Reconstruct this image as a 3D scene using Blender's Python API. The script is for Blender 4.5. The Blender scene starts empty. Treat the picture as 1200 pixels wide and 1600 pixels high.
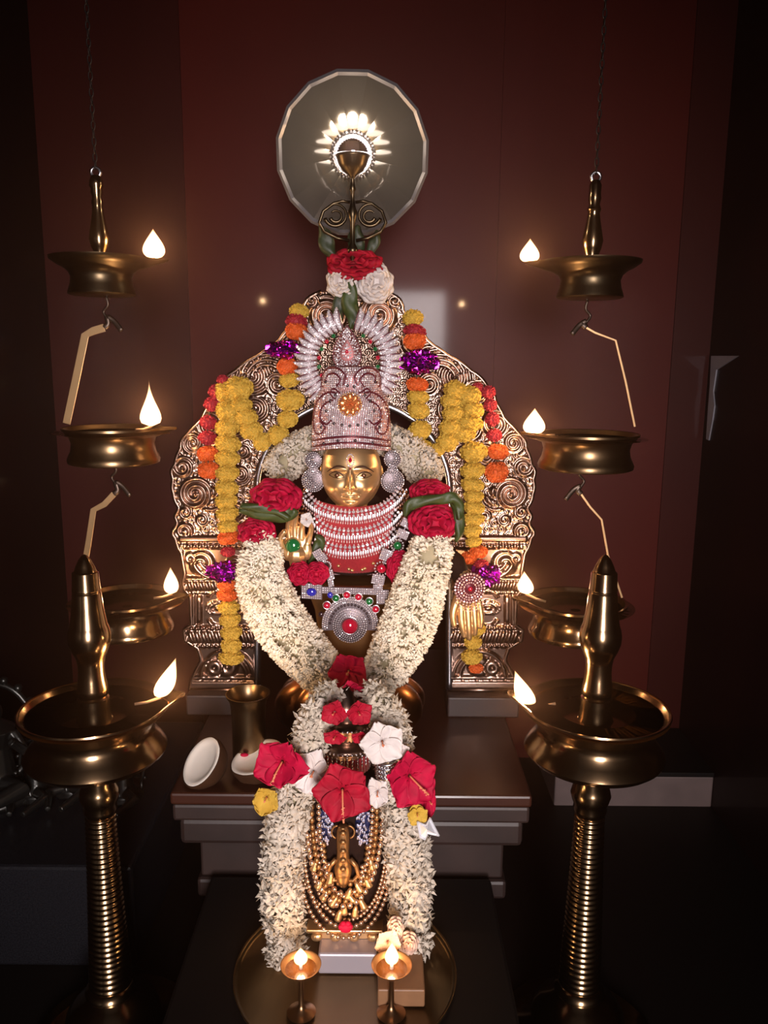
import bpy, math, random
import numpy as np
from mathutils import Vector, Matrix, Euler, noise
random.seed(7); rng = np.random.default_rng(7)
R = math.radians; PI = math.pi
SC = bpy.context.scene
COL = SC.collection

# ------------------------------------------------------------------ camera
F = 1250.0; H = 0.823
cam_d = bpy.data.cameras.new('camera'); cam = bpy.data.objects.new('camera', cam_d); COL.objects.link(cam)
cam_d.sensor_fit = 'VERTICAL'; cam_d.sensor_height = 36.0; cam_d.sensor_width = 27.0
cam_d.lens = F / 1600 * 36.0; cam_d.clip_start = 0.01
CR = (Matrix.Rotation(R(90 - 10.7), 3, 'X') @ Matrix.Rotation(R(0.477), 3, 'Z'))
cam.matrix_world = Matrix.Translation((0, 0, H)) @ CR.to_4x4()
SC.camera = cam

# ------------------------------------------------------------------ world, exposure, room light
w = bpy.data.worlds.new('world'); SC.world = w; w.use_nodes = True
w.node_tree.nodes['Background'].inputs[0].default_value = (0.75, 0.8, 1.0, 1)
w.node_tree.nodes['Background'].inputs[1].default_value = 0.012
vs = SC.view_settings
vs.view_transform = 'Standard'; vs.look = 'None'; vs.exposure = 0.45; vs.gamma = 1.0; vs.use_curve_mapping = False

def area_light(name, loc, target, sx, sy, power, color):
    d = bpy.data.lights.new(name, 'AREA'); d.shape = 'RECTANGLE'; d.size = sx; d.size_y = sy
    d.energy = power; d.color = color; d.spread = R(56)
    o = bpy.data.objects.new(name, d); COL.objects.link(o); o.location = loc
    o.rotation_euler = (Vector(target) - Vector(loc)).to_track_quat('-Z', 'Y').to_euler()
    return o
# daylight of the open doorway of the shrine room, behind the visitor
area_light('doorway_daylight', (0.16, -1.3, 0.72), (-0.06, 1.3, 0.44), 0.42, 1.05, 6.6, (1.0, 0.87, 0.85))
FLAME_W = 0.62      # watts of one wick flame
FLAME_COL = (1.0, 0.60, 0.30)

# ------------------------------------------------------------------ helpers
def ray(px, py):
    return CR @ Vector(((px - 600) / F, -(py - 800) / F, -1.0))
def P(px, py, Y):
    """pixel of the photograph -> world point on the vertical plane at distance Y"""
    d = ray(px, py); k = Y / d.y
    return Vector((d.x * k, Y, H + d.z * k))
def PZ(px, py, Z):
    d = ray(px, py); k = (Z - H) / d.z
    return Vector((d.x * k, d.y * k, Z))
def S(px, py, Y):
    """metres per pixel there"""
    d = ray(px, py); return (Y / d.y) / F

MATS = {}
def mat(name, color, metallic=0.0, rough=0.5, bump=0.0, bscale=40.0, var=0.0, vscale=12.0, coat=0.0,
        emit=None, estr=0.0, sss=0.0, spec=0.5, color2=None, sheen=0.0, coat_rough=0.1, detail=4.0):
    m = bpy.data.materials.new(name); m.use_nodes = True
    nt = m.node_tree; b = nt.nodes['Principled BSDF']
    b.inputs['Base Color'].default_value = (*color, 1); b.inputs['Metallic'].default_value = metallic
    b.inputs['Roughness'].default_value = rough; b.inputs['Specular IOR Level'].default_value = spec
    b.inputs['Coat Weight'].default_value = coat; b.inputs['Coat Roughness'].default_value = coat_rough
    b.inputs['Sheen Weight'].default_value = sheen
    if sss:
        b.inputs['Subsurface Weight'].default_value = sss; b.inputs['Subsurface Radius'].default_value = (0.01, 0.008, 0.006)
        b.inputs['Subsurface Scale'].default_value = 0.4
    if emit:
        b.inputs['Emission Color'].default_value = (*emit, 1); b.inputs['Emission Strength'].default_value = estr
    tc = nt.nodes.new('ShaderNodeTexCoord')
    if var or color2:
        n = nt.nodes.new('ShaderNodeTexNoise'); n.inputs['Scale'].default_value = vscale; n.inputs['Detail'].default_value = detail
        nt.links.new(tc.outputs['Object'], n.inputs['Vector'])
        r = nt.nodes.new('ShaderNodeValToRGB'); r.color_ramp.elements[0].position = 0.3; r.color_ramp.elements[1].position = 0.7
        c2 = color2 if color2 else tuple(c * (1 - var) for c in color)
        r.color_ramp.elements[0].color = (*c2, 1); r.color_ramp.elements[1].color = (*color, 1)
        nt.links.new(n.outputs['Fac'], r.inputs['Fac']); nt.links.new(r.outputs['Color'], b.inputs['Base Color'])
    if bump:
        n2 = nt.nodes.new('ShaderNodeTexNoise'); n2.inputs['Scale'].default_value = bscale; n2.inputs['Detail'].default_value = 3
        nt.links.new(tc.outputs['Object'], n2.inputs['Vector'])
        bp = nt.nodes.new('ShaderNodeBump'); bp.inputs['Strength'].default_value = bump; bp.inputs['Distance'].default_value = 0.002
        nt.links.new(n2.outputs['Fac'], bp.inputs['Height']); nt.links.new(bp.outputs['Normal'], b.inputs['Normal'])
    MATS[name] = m
    return m

mat('brass', (0.40, 0.265, 0.145), 1, 0.185, bump=0.05, bscale=30, var=0.25, vscale=14)
mat('brass_dark', (0.13, 0.095, 0.055), 1, 0.34, bump=0.08, bscale=40, var=0.35, vscale=18)  # darkest brass tone, for the top bowls and the reflector's lamp
mat('brass_old', (0.26, 0.17, 0.09), 1, 0.30, bump=0.08, bscale=40, var=0.35, vscale=18)
mat('gold', (0.80, 0.50, 0.24), 0.85, 0.36, bump=0.03, bscale=60)
mat('bead_gold', (0.74, 0.50, 0.35), 0.9, 0.27)
mat('gold_dark', (0.42, 0.22, 0.09), 0.9, 0.42, bump=0.08, bscale=60, var=0.3)
mat('copper', (0.36, 0.15, 0.06), 1, 0.28, bump=0.06, bscale=40, var=0.3)
mat('silver_gilt', (0.37, 0.245, 0.19), 1, 0.28, bump=0.10, bscale=120, var=0.35, vscale=30)
mat('silver', (0.72, 0.70, 0.74), 1, 0.25, bump=0.05, bscale=60)
mat('stone_paste', (0.84, 0.76, 0.79), 0.5, 0.27)
mat('stone_rose', (0.78, 0.52, 0.50), 0.55, 0.32)
mat('setting_dark', (0.14, 0.11, 0.12), 0.6, 0.4)
mat('crown_ground', (0.27, 0.10, 0.10), 0.6, 0.45, bump=0.2, bscale=300, var=0.3, vscale=90)
mat('black_iron', (0.02, 0.012, 0.01), 0.5, 0.5)
mat('enamel_red', (0.12, 0.012, 0.025), 0.3, 0.35)
mat('ear_enamel', (0.02, 0.025, 0.09), 0.3, 0.3)
mat('slab_silver', (0.42, 0.38, 0.42), 0.3, 0.4)
mat('plate_brass', (0.16, 0.10, 0.045), 0.9, 0.3, var=0.3)
mat('bowl_copper', (0.36, 0.20, 0.10), 1, 0.32)
mat('ear_silver', (0.38, 0.38, 0.52), 0.9, 0.35)
mat('gem_red', (0.55, 0.01, 0.04), 0.15, 0.10, coat=1.0)
mat('gem_green', (0.01, 0.16, 0.04), 0.15, 0.10, coat=1.0)
mat('gem_blue', (0.03, 0.03, 0.45), 0.15, 0.10, coat=1.0)
mat('gem_black', (0.03, 0.012, 0.015), 0.1, 0.12, coat=1.0)
mat('gem_amber', (0.75, 0.25, 0.08), 0.6, 0.22)
mat('red_cloth', (0.38, 0.006, 0.014), 0, 0.7, bump=0.5, bscale=300, var=0.25, vscale=25, sheen=0.3)
mat('dark_cloth', (0.022, 0.009, 0.006), 0, 0.8, spec=0.1, bump=0.4, bscale=150, var=0.4)
mat('petal_red', (0.52, 0.004, 0.045), 0, 0.65, var=0.35, vscale=60, spec=0.2)
mat('petal_crimson', (0.44, 0.006, 0.028), 0, 0.65, var=0.4, vscale=60, spec=0.2)
mat('petal_white', (0.74, 0.66, 0.62), 0, 0.55, var=0.15, vscale=50, sss=0.2)
mat('petal_blush', (0.85, 0.55, 0.42), 0, 0.55, var=0.2, vscale=40, sss=0.2)
mat('jasmine', (0.90, 0.82, 0.70), 0, 0.6, color2=(0.82, 0.71, 0.53), vscale=35)
mat('tuberose', (0.64, 0.57, 0.49), 0, 0.6, color2=(0.52, 0.45, 0.35), vscale=30)
mat('jasmine_core', (0.50, 0.43, 0.27), 0, 0.8, var=0.4)
mat('marigold_yellow', (0.60, 0.40, 0.065), 0, 0.7, color2=(0.52, 0.31, 0.04), vscale=70, spec=0.2)
mat('marigold_orange', (0.72, 0.13, 0.015), 0, 0.7, color2=(0.55, 0.08, 0.01), vscale=70)
mat('marigold_red', (0.40, 0.015, 0.03), 0, 0.7, color2=(0.28, 0.01, 0.02), vscale=70)
mat('foil_purple', (0.42, 0.02, 0.45), 1, 0.22)
mat('foil_silver', (0.88, 0.88, 0.92), 0.5, 0.3)
mat('leaf', (0.045, 0.07, 0.012), 0, 0.5, var=0.4, vscale=40)
mat('leaf_dark', (0.035, 0.05, 0.018), 0, 0.5, var=0.4, vscale=40)
mat('pistil', (0.75, 0.25, 0.12), 0, 0.5)
mat('coconut_flesh', (0.92, 0.84, 0.74), 0, 0.45, bump=0.2, bscale=50, sss=0.1)
mat('coconut_shell', (0.055, 0.022, 0.009), 0, 0.85, spec=0.15, bump=0.8, bscale=90, var=0.5)
mat('wood_dark', (0.034, 0.018, 0.015), 0, 0.5, bump=0.25, bscale=25, var=0.5, vscale=9)
mat('wood_top', (0.050, 0.014, 0.007), 0, 0.35, bump=0.1, bscale=25, var=0.4, vscale=6, coat=0.08)
mat('wood_board', (0.30, 0.15, 0.07), 0, 0.5, bump=0.2, bscale=25, var=0.4, vscale=20)
mat('black_base', (0.006, 0.005, 0.005), 0, 0.6, bump=0.1, spec=0.15)
mat('bronze_black', (0.085, 0.085, 0.08), 0.9, 0.32, bump=0.3, bscale=60, var=0.5)
mat('granite', (0.006, 0.006, 0.008), 0, 0.35, color2=(0.018, 0.018, 0.022), vscale=400, spec=0.2)
mat('ledge_grey', (0.20, 0.14, 0.13), 0, 0.6, var=0.3)
mat('oil', (0.05, 0.018, 0.004), 0, 0.05, coat=0.6)
mat('wick', (0.25, 0.15, 0.08), 0, 0.8)
mat('iron', (0.10, 0.075, 0.06), 0.9, 0.4, bump=0.2)
mat('strip_brass', (0.62, 0.40, 0.20), 0.9, 0.38, bump=0.1)
mat('brow_paint', (0.055, 0.018, 0.008), 0.3, 0.5)
mat('eye_brown', (0.10, 0.035, 0.012), 0.5, 0.3)
mat('reflector', (0.22, 0.20, 0.17), 0.72, 0.08, var=0.15, vscale=15)
mat('reflector_rim', (0.20, 0.19, 0.20), 0.3, 0.25)
mat('mirror', (0.85, 0.84, 0.92), 1, 0.03)
mat('reflection_pale', (0.42, 0.42, 0.50), 0.6, 0.35)

def emission_mat(name, col, strength, transp=True):
    m = bpy.data.materials.new(name); m.use_nodes = True; nt = m.node_tree; nt.nodes.clear()
    e = nt.nodes.new('ShaderNodeEmission'); e.inputs[0].default_value = (*col, 1); e.inputs[1].default_value = strength
    o = nt.nodes.new('ShaderNodeOutputMaterial')
    if transp:
        t = nt.nodes.new('ShaderNodeBsdfTransparent'); a = nt.nodes.new('ShaderNodeAddShader')
        nt.links.new(e.outputs[0], a.inputs[0]); nt.links.new(t.outputs[0], a.inputs[1]); nt.links.new(a.outputs[0], o.inputs[0])
    else:
        nt.links.new(e.outputs[0], o.inputs[0])
    MATS[name] = m; return m
def flame_gas(name, col, strength):
    m = bpy.data.materials.new(name); m.use_nodes = True; nt = m.node_tree; nt.nodes.clear()
    e = nt.nodes.new('ShaderNodeEmission'); e.inputs[0].default_value = (*col, 1); e.inputs[1].default_value = strength
    o = nt.nodes.new('ShaderNodeOutputMaterial'); nt.links.new(e.outputs[0], o.inputs['Volume']); MATS[name] = m
flame_gas('flame', (1.0, 0.52, 0.24), 520.0)
emission_mat('flame_halo', (1.0, 0.40, 0.12), 0.55)
emission_mat('camphor', (1.0, 0.88, 0.82), 2.4)

def wall_mat(name, c, c2, rough):
    m = mat(name, c, 0, rough, var=0, spec=0.15, color2=c2, vscale=1.6, coat=0.13, coat_rough=0.07)
    return m
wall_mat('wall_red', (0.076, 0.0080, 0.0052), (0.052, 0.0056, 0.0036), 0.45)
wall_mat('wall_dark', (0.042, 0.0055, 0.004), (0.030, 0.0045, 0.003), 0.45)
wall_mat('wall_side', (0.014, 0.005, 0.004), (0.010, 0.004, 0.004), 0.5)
mat('floor_dark', (0.008, 0.006, 0.005), 0, 0.5, bump=0.05, spec=0.15)
mat('ceiling_dark', (0.03, 0.02, 0.018), 0, 0.8)

class MB:
    def __init__(s): s.v = []; s.f = []
    def add(s, vs, fs, M=None):
        o = len(s.v)
        if M is not None: vs = [M @ Vector(v) for v in vs]
        s.v.extend([tuple(v) for v in vs]); s.f.extend([tuple(i + o for i in f) for f in fs])
    def lathe(s, prof, c=(0, 0, 0), seg=40, M=None):
        vs = []; fs = []; n = len(prof)
        for r, z in prof:
            for k in range(seg):
                a = 2 * PI * k / seg; vs.append((c[0] + r * math.cos(a), c[1] + r * math.sin(a), c[2] + z))
        for i in range(n - 1):
            for k in range(seg):
                k2 = (k + 1) % seg; fs.append((i * seg + k, i * seg + k2, (i + 1) * seg + k2, (i + 1) * seg + k))
        s.add(vs, fs, M)
    def tube(s, pts, r, sides=8, flat=None, cap=True, up=None):
        pts = [Vector(p) for p in pts]; n = len(pts)
        rr = r if hasattr(r, '__len__') else [r] * n
        t = []
        for i in range(n):
            d = (pts[min(i + 1, n - 1)] - pts[max(i - 1, 0)]); t.append(d.normalized() if d.length > 1e-9 else Vector((0, 0, 1)))
        u = Vector(up) if up else (Vector((0, 1, 0)) if abs(t[0].y) < 0.9 else Vector((1, 0, 0)))
        vs = []; fs = []
        for i in range(n):
            a = (u - t[i] * u.dot(t[i])); a = a.normalized() if a.length > 1e-6 else t[i].orthogonal().normalized()
            if not up: u = a
            b = t[i].cross(a)
            fa, fb = (flat if flat else (1, 1))
            for k in range(sides):
                th = 2 * PI * (k + .5) / sides
                vs.append(pts[i] + a * math.cos(th) * rr[i] * fa + b * math.sin(th) * rr[i] * fb)
        for i in range(n - 1):
            for k in range(sides):
                k2 = (k + 1) % sides; fs.append((i * sides + k, i * sides + k2, (i + 1) * sides + k2, (i + 1) * sides + k))
        if cap: fs.append(tuple(range(sides))[::-1]); fs.append(tuple(range((n - 1) * sides, n * sides)))
        s.add(vs, fs)
    def ell(s, c, r, seg=16, rings=10, M=None):
        rx, ry, rz = r if hasattr(r, '__len__') else (r, r, r)
        vs = []; fs = []
        for i in range(rings + 1):
            ph = PI * i / rings
            for k in range(seg):
                a = 2 * PI * k / seg
                v = Vector((rx * math.sin(ph) * math.cos(a), ry * math.sin(ph) * math.sin(a), rz * math.cos(ph)))
                if M is not None: v = M @ v
                vs.append(v + Vector(c))
        for i in range(rings):
            for k in range(seg):
                k2 = (k + 1) % seg; fs.append((i * seg + k, (i + 1) * seg + k, (i + 1) * seg + k2, i * seg + k2))
        s.add(vs, fs)
    def box(s, lo, hi, bev=0.0):
        x0, y0, z0 = lo; x1, y1, z1 = hi
        vs = [(x0, y0, z0), (x1, y0, z0), (x1, y1, z0), (x0, y1, z0), (x0, y0, z1), (x1, y0, z1), (x1, y1, z1), (x0, y1, z1)]
        s.add(vs, [(3, 2, 1, 0), (4, 5, 6, 7), (0, 1, 5, 4), (1, 2, 6, 5), (2, 3, 7, 6), (3, 0, 4, 7)])
    def plane_prism(s, outline, y0, y1):
        """outline: list of (x,z); extruded between y0 (front) and y1"""
        n = len(outline); vs = [(x, y0, z) for x, z in outline] + [(x, y1, z) for x, z in outline]
        fs = [tuple(range(n)), tuple(range(n, 2 * n))[::-1]] + [(i, i + n, (i + 1) % n + n, (i + 1) % n) for i in range(n)]
        s.add(vs, fs)
    def stone(s, p, n, r, tilt=0.35):
        """one little cut stone: a four or five sided pyramid with a flat table"""
        n = Vector(n).normalized(); n = (n + Vector((random.uniform(-tilt, tilt), random.uniform(-tilt, tilt), random.uniform(-tilt, tilt)))).normalized()
        a = n.orthogonal().normalized(); b = n.cross(a); q = random.random() * 6
        p = Vector(p); vs = []
        for rr, h in ((1, -0.3), (1, 0.25), (0.55, 0.7)):
            for k in range(5):
                th = q + 2 * PI * k / 5; vs.append(p + a * math.cos(th) * r * rr + b * math.sin(th) * r * rr + n * h * r)
        fs = [(k, (k + 1) % 5, 5 + (k + 1) % 5, 5 + k) for k in range(5)] + [(5 + k, 5 + (k + 1) % 5, 10 + (k + 1) % 5, 10 + k) for k in range(5)] + [(10, 11, 12, 13, 14)]
        s.add(vs, fs)
    def build(s, name, m, parent=None, smooth=True, bevel=0, autosmooth=None, solid=0, subsurf=0):
        off = Vector((0, 0, 0))
        if parent is not None:
            q = parent
            while q is not None: off += q.location; q = q.parent
        me = bpy.data.meshes.new(name)
        me.from_pydata([(v[0] - off.x, v[1] - off.y, v[2] - off.z) for v in s.v], [], s.f)
        me.materials.append(MATS[m] if isinstance(m, str) else m)
        if smooth: me.polygons.foreach_set('use_smooth', [True] * len(me.polygons))
        me.update()
        o = bpy.data.objects.new(name, me); COL.objects.link(o)
        if parent is not None: o.parent = parent
        if solid:
            md = o.modifiers.new('solid', 'SOLIDIFY'); md.thickness = solid; md.offset = 0
        if bevel:
            md = o.modifiers.new('bevel', 'BEVEL'); md.width = bevel; md.segments = 2; md.limit_method = 'ANGLE'
        if subsurf:
            md = o.modifiers.new('sub', 'SUBSURF'); md.levels = subsurf; md.render_levels = subsurf
        if autosmooth:
            try:
                me.set_sharp_from_angle(angle=R(autosmooth))
            except Exception: pass
        return o

def tag(o, label=None, cat=None, group=None, kind=None):
    if label: o['label'] = label
    if cat: o['category'] = cat
    if group: o['group'] = group
    if kind: o['kind'] = kind
    return o
def thing(name, label, cat, loc, group=None):
    o = bpy.data.objects.new(name, None); COL.objects.link(o); o.location = loc; o.empty_display_size = 0.02
    return tag(o, label, cat, group)
def cr(pts, n=8):
    """Catmull-Rom through tuples of any length"""
    pts = [np.array(p, float) for p in pts]; q = [2 * pts[0] - pts[1]] + pts + [2 * pts[-1] - pts[-2]]; out = []
    for i in range(1, len(q) - 2):
        for k in range(n):
            t = k / n
            out.append(0.5 * ((2 * q[i]) + (-q[i - 1] + q[i + 1]) * t + (2 * q[i - 1] - 5 * q[i] + 4 * q[i + 1] - q[i + 2]) * t * t + (-q[i - 1] + 3 * q[i] - 3 * q[i + 1] + q[i + 2]) * t ** 3))
    out.append(pts[-1]); return out
def frame(n, up=(0, 0, 1), p=(0, 0, 0), s=1.0):
    n = Vector(n).normalized(); up = Vector(up)
    x = up.cross(n)
    if x.length < 1e-5: x = n.orthogonal()
    x.normalize(); y = n.cross(x)
    M = Matrix((x, y, n)).transposed().to_4x4(); M = Matrix.Translation(p) @ M @ Matrix.Scale(s, 4)
    return M
TOCAM = Vector((0, -1, 0.12))
# ------------------------------------------------------------------ the room
def structure(name, mb, m, **k):
    o = mb.build(name, m, smooth=False, **k); o['kind'] = 'structure'; return o
mb = MB()
WY = 1.95; WT = 0.021
xs = [P(300, 600, WY).x, P(770, 600, WY).x, P(1046, 600, WY).x]
for a, b in zip(xs[:-1], xs[1:]):           # three laminate panels with a hairline joint
    mb.box((a + .001, WY, -0.35), (b - .001, WY + .03, 2.3))
mb.box((-0.80, WY + .004, -0.35), (0.775, WY + .03, 2.3))
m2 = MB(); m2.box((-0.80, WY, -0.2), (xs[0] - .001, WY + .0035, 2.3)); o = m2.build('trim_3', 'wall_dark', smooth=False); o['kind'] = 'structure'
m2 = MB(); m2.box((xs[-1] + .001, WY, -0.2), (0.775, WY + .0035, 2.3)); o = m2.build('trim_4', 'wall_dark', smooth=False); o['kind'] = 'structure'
structure('wall_back', mb, 'wall_red')
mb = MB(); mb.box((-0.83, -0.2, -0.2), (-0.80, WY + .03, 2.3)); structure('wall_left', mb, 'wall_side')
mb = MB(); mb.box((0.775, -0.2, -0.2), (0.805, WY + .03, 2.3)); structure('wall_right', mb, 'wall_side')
mb = MB(); mb.box((-0.83, -2.2, -0.25), (0.805, WY + .03, -0.2)); structure('floor', mb, 'floor_dark')
mb = MB(); mb.box((-0.83, -0.2, 2.3), (0.805, WY + .03, 2.35)); structure('ceiling', mb, 'ceiling_dark')
# grey ledge at the back right
a = P(868, 1212, 1.72); b = P(1195, 1270, 1.72)
mb = MB(); mb.box((a.x, 1.72, b.z), (0.775, WY, a.z)); o = mb.build('ledge', 'ledge_grey', smooth=False, bevel=0.004)
o.name = 'trim_1'; o['kind'] = 'structure'
mb = MB(); mb.box((a.x - .004, 1.716, a.z + .0005), (0.774, WY - .001, a.z + .012)); o = mb.build('trim_2', 'black_base', smooth=False, bevel=.002); o['kind'] = 'structure'
# pale plate added in the shape of the doorway's reflection on the right wall
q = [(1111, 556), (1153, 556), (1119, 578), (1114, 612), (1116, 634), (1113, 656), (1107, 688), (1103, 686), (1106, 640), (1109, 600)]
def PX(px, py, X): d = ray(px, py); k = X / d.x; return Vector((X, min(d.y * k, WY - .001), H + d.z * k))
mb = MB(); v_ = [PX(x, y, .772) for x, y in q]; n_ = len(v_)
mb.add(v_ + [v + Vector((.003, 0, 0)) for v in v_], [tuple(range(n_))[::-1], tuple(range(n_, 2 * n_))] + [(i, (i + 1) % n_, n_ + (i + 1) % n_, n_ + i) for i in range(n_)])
tag(mb.build('doorway_reflection', 'reflection_pale', smooth=False), 'pale grey angled plate standing for the doorway reflection on the dark right wall, right of the lamps', 'bracket')  # not a real bracket: added plate in place of the doorway's reflection

# ------------------------------------------------------------------ dark wooden table with stepped mouldings
TY0, TY1 = 1.15, 1.80
TZ = P(545, 1242, TY0).z
xl = P(265, 1245, TY0).x; xr = P(832, 1245, TY0).x
tbl = thing('altar_table', 'dark wooden altar table with stepped mouldings under the brass arch and golden idol', 'table', ((xl + xr) / 2, 1.4, -0.2))
mb = MB(); mb.box((xl, TY0, TZ - .02), (xr, TY1, TZ)); mb.build('table_top', 'wood_top', tbl, smooth=False, bevel=.004)
z1 = P(545, 1290, TY0).z; z2 = P(545, 1328, TY0).z; z3 = P(545, 1395, TY0).z; z4 = P(545, 1422, TY0).z
mb = MB(); mb.box((xl + .002, TY0 + .003, z1 + .003), (xr - .002, TY1 - .01, TZ - .021)); mb.build('upper_moulding', 'wood_dark', tbl, smooth=False, bevel=.005)
mb = MB(); mb.box((xl + .010, TY0 + .010, z2), (xr - .010, TY1 - .01, z1 + .0025)); mb.build('lower_moulding', 'wood_dark', tbl, smooth=False, bevel=.008)
mb = MB(); mb.box((xl + .036, TY0 + .035, z3 + .003), (xr - .036, TY1 - .02, z2 - .0005)); mb.build('waist', 'wood_dark', tbl, smooth=False, bevel=.004)
mb = MB(); mb.box((xl + .030, TY0 + .028, z4), (xr - .030, TY1 - .02, z3 + .0025)); mb.build('waist_moulding', 'wood_dark', tbl, smooth=False, bevel=.006)
mb = MB(); mb.box((xl + .05, TY0 + .05, -0.2), (xr - .05, TY1 - .03, z4 - .0005)); mb.build('table_base', 'wood_dark', tbl, smooth=False, bevel=.004)

# low black step in front which carries the plate
mb = MB(); mb.box((P(300, 1450, .96).x - .02, 0.74, -0.2), (P(800, 1450, .96).x, 1.165, 0.0)); 
tag(mb.build('low_stool', 'black_base', smooth=False, bevel=.005), 'low black stool in front of the altar table, under the brass plate', 'stool')

# ------------------------------------------------------------------ flames
def flame(parent, p, h, wd, lean=(0, 0), watts=FLAME_W, spike=0.0):
    """teardrop of burning gas with a lamp light of the same size in it"""
    p = Vector(p); prof = []; n = 12; h *= 1.10; wd *= 1.15
    for i in range(n + 1):
        t = i / n
        r = (math.sin(PI * min(1, t * 1.0) ** 0.62) ** 0.9) * (1 - t) ** 0.25 if 0 < t < 1 else 0
        if spike: r = r * (1 - t) ** spike
        prof.append((r * wd * .5, t * h))
    mx = max(r for r, z in prof); prof = [(r * wd * .5 / mx, z) for r, z in prof]
    mb = MB(); mb.lathe(prof, (0, 0, 0), 16)
    mb.v = [(p.x + x + lean[0] * z, p.y + y + lean[1] * z, p.z + z) for x, y, z in mb.v]
    mb.build('flame', 'flame', parent)
    d = bpy.data.lights.new('flame_light', 'POINT'); d.energy = watts; d.color = FLAME_COL; d.shadow_soft_size = min(wd * .30, .006)
    o = bpy.data.objects.new('flame_light', d); COL.objects.link(o); o.parent = parent
    o.location = p + Vector((lean[0] * h * .4, lean[1] * h * .4, h * .38)) - parent.location

def dish_mesh(mb, c, prof_out, spout_dir, spout_len, rim_r, th, seg=96, spout_w=0.24, lip_up=0.0):
    """a turned bowl whose rim is drawn out into a spout. prof_out: (r, z, k) k = how much the spout pulls"""
    vs = []; fs = []; n = len(prof_out)
    for r, z, k in prof_out:
        for i in range(seg):
            a = 2 * PI * i / seg; d = (a - spout_dir + PI) % (2 * PI) - PI
            e = math.exp(-(d / spout_w) ** 2)
            pull = k * spout_len * e * (1 + .35 * math.exp(-(d / (spout_w * .4)) ** 2))
            vs.append((c[0] + (r + pull) * math.cos(a), c[1] + (r + pull) * math.sin(a), c[2] + z + lip_up * k * e))
    for i in range(n - 1):
        for k in range(seg):
            k2 = (k + 1) % seg; fs.append((i * seg + k, i * seg + k2, (i + 1) * seg + k2, (i + 1) * seg + k))
    mb.add(vs, fs)
def wick(parent, a, b, r=.0022):
    mb = MB(); a = Vector(a); b = Vector(b); m = (a + b) / 2 + Vector((0, 0, -.002)); mb.tube([a, m, b, b + Vector((0, 0, .006))], [r, r, r * 1.1, r * .6], 6)
    mb.build('wick', 'wick', parent)

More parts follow.
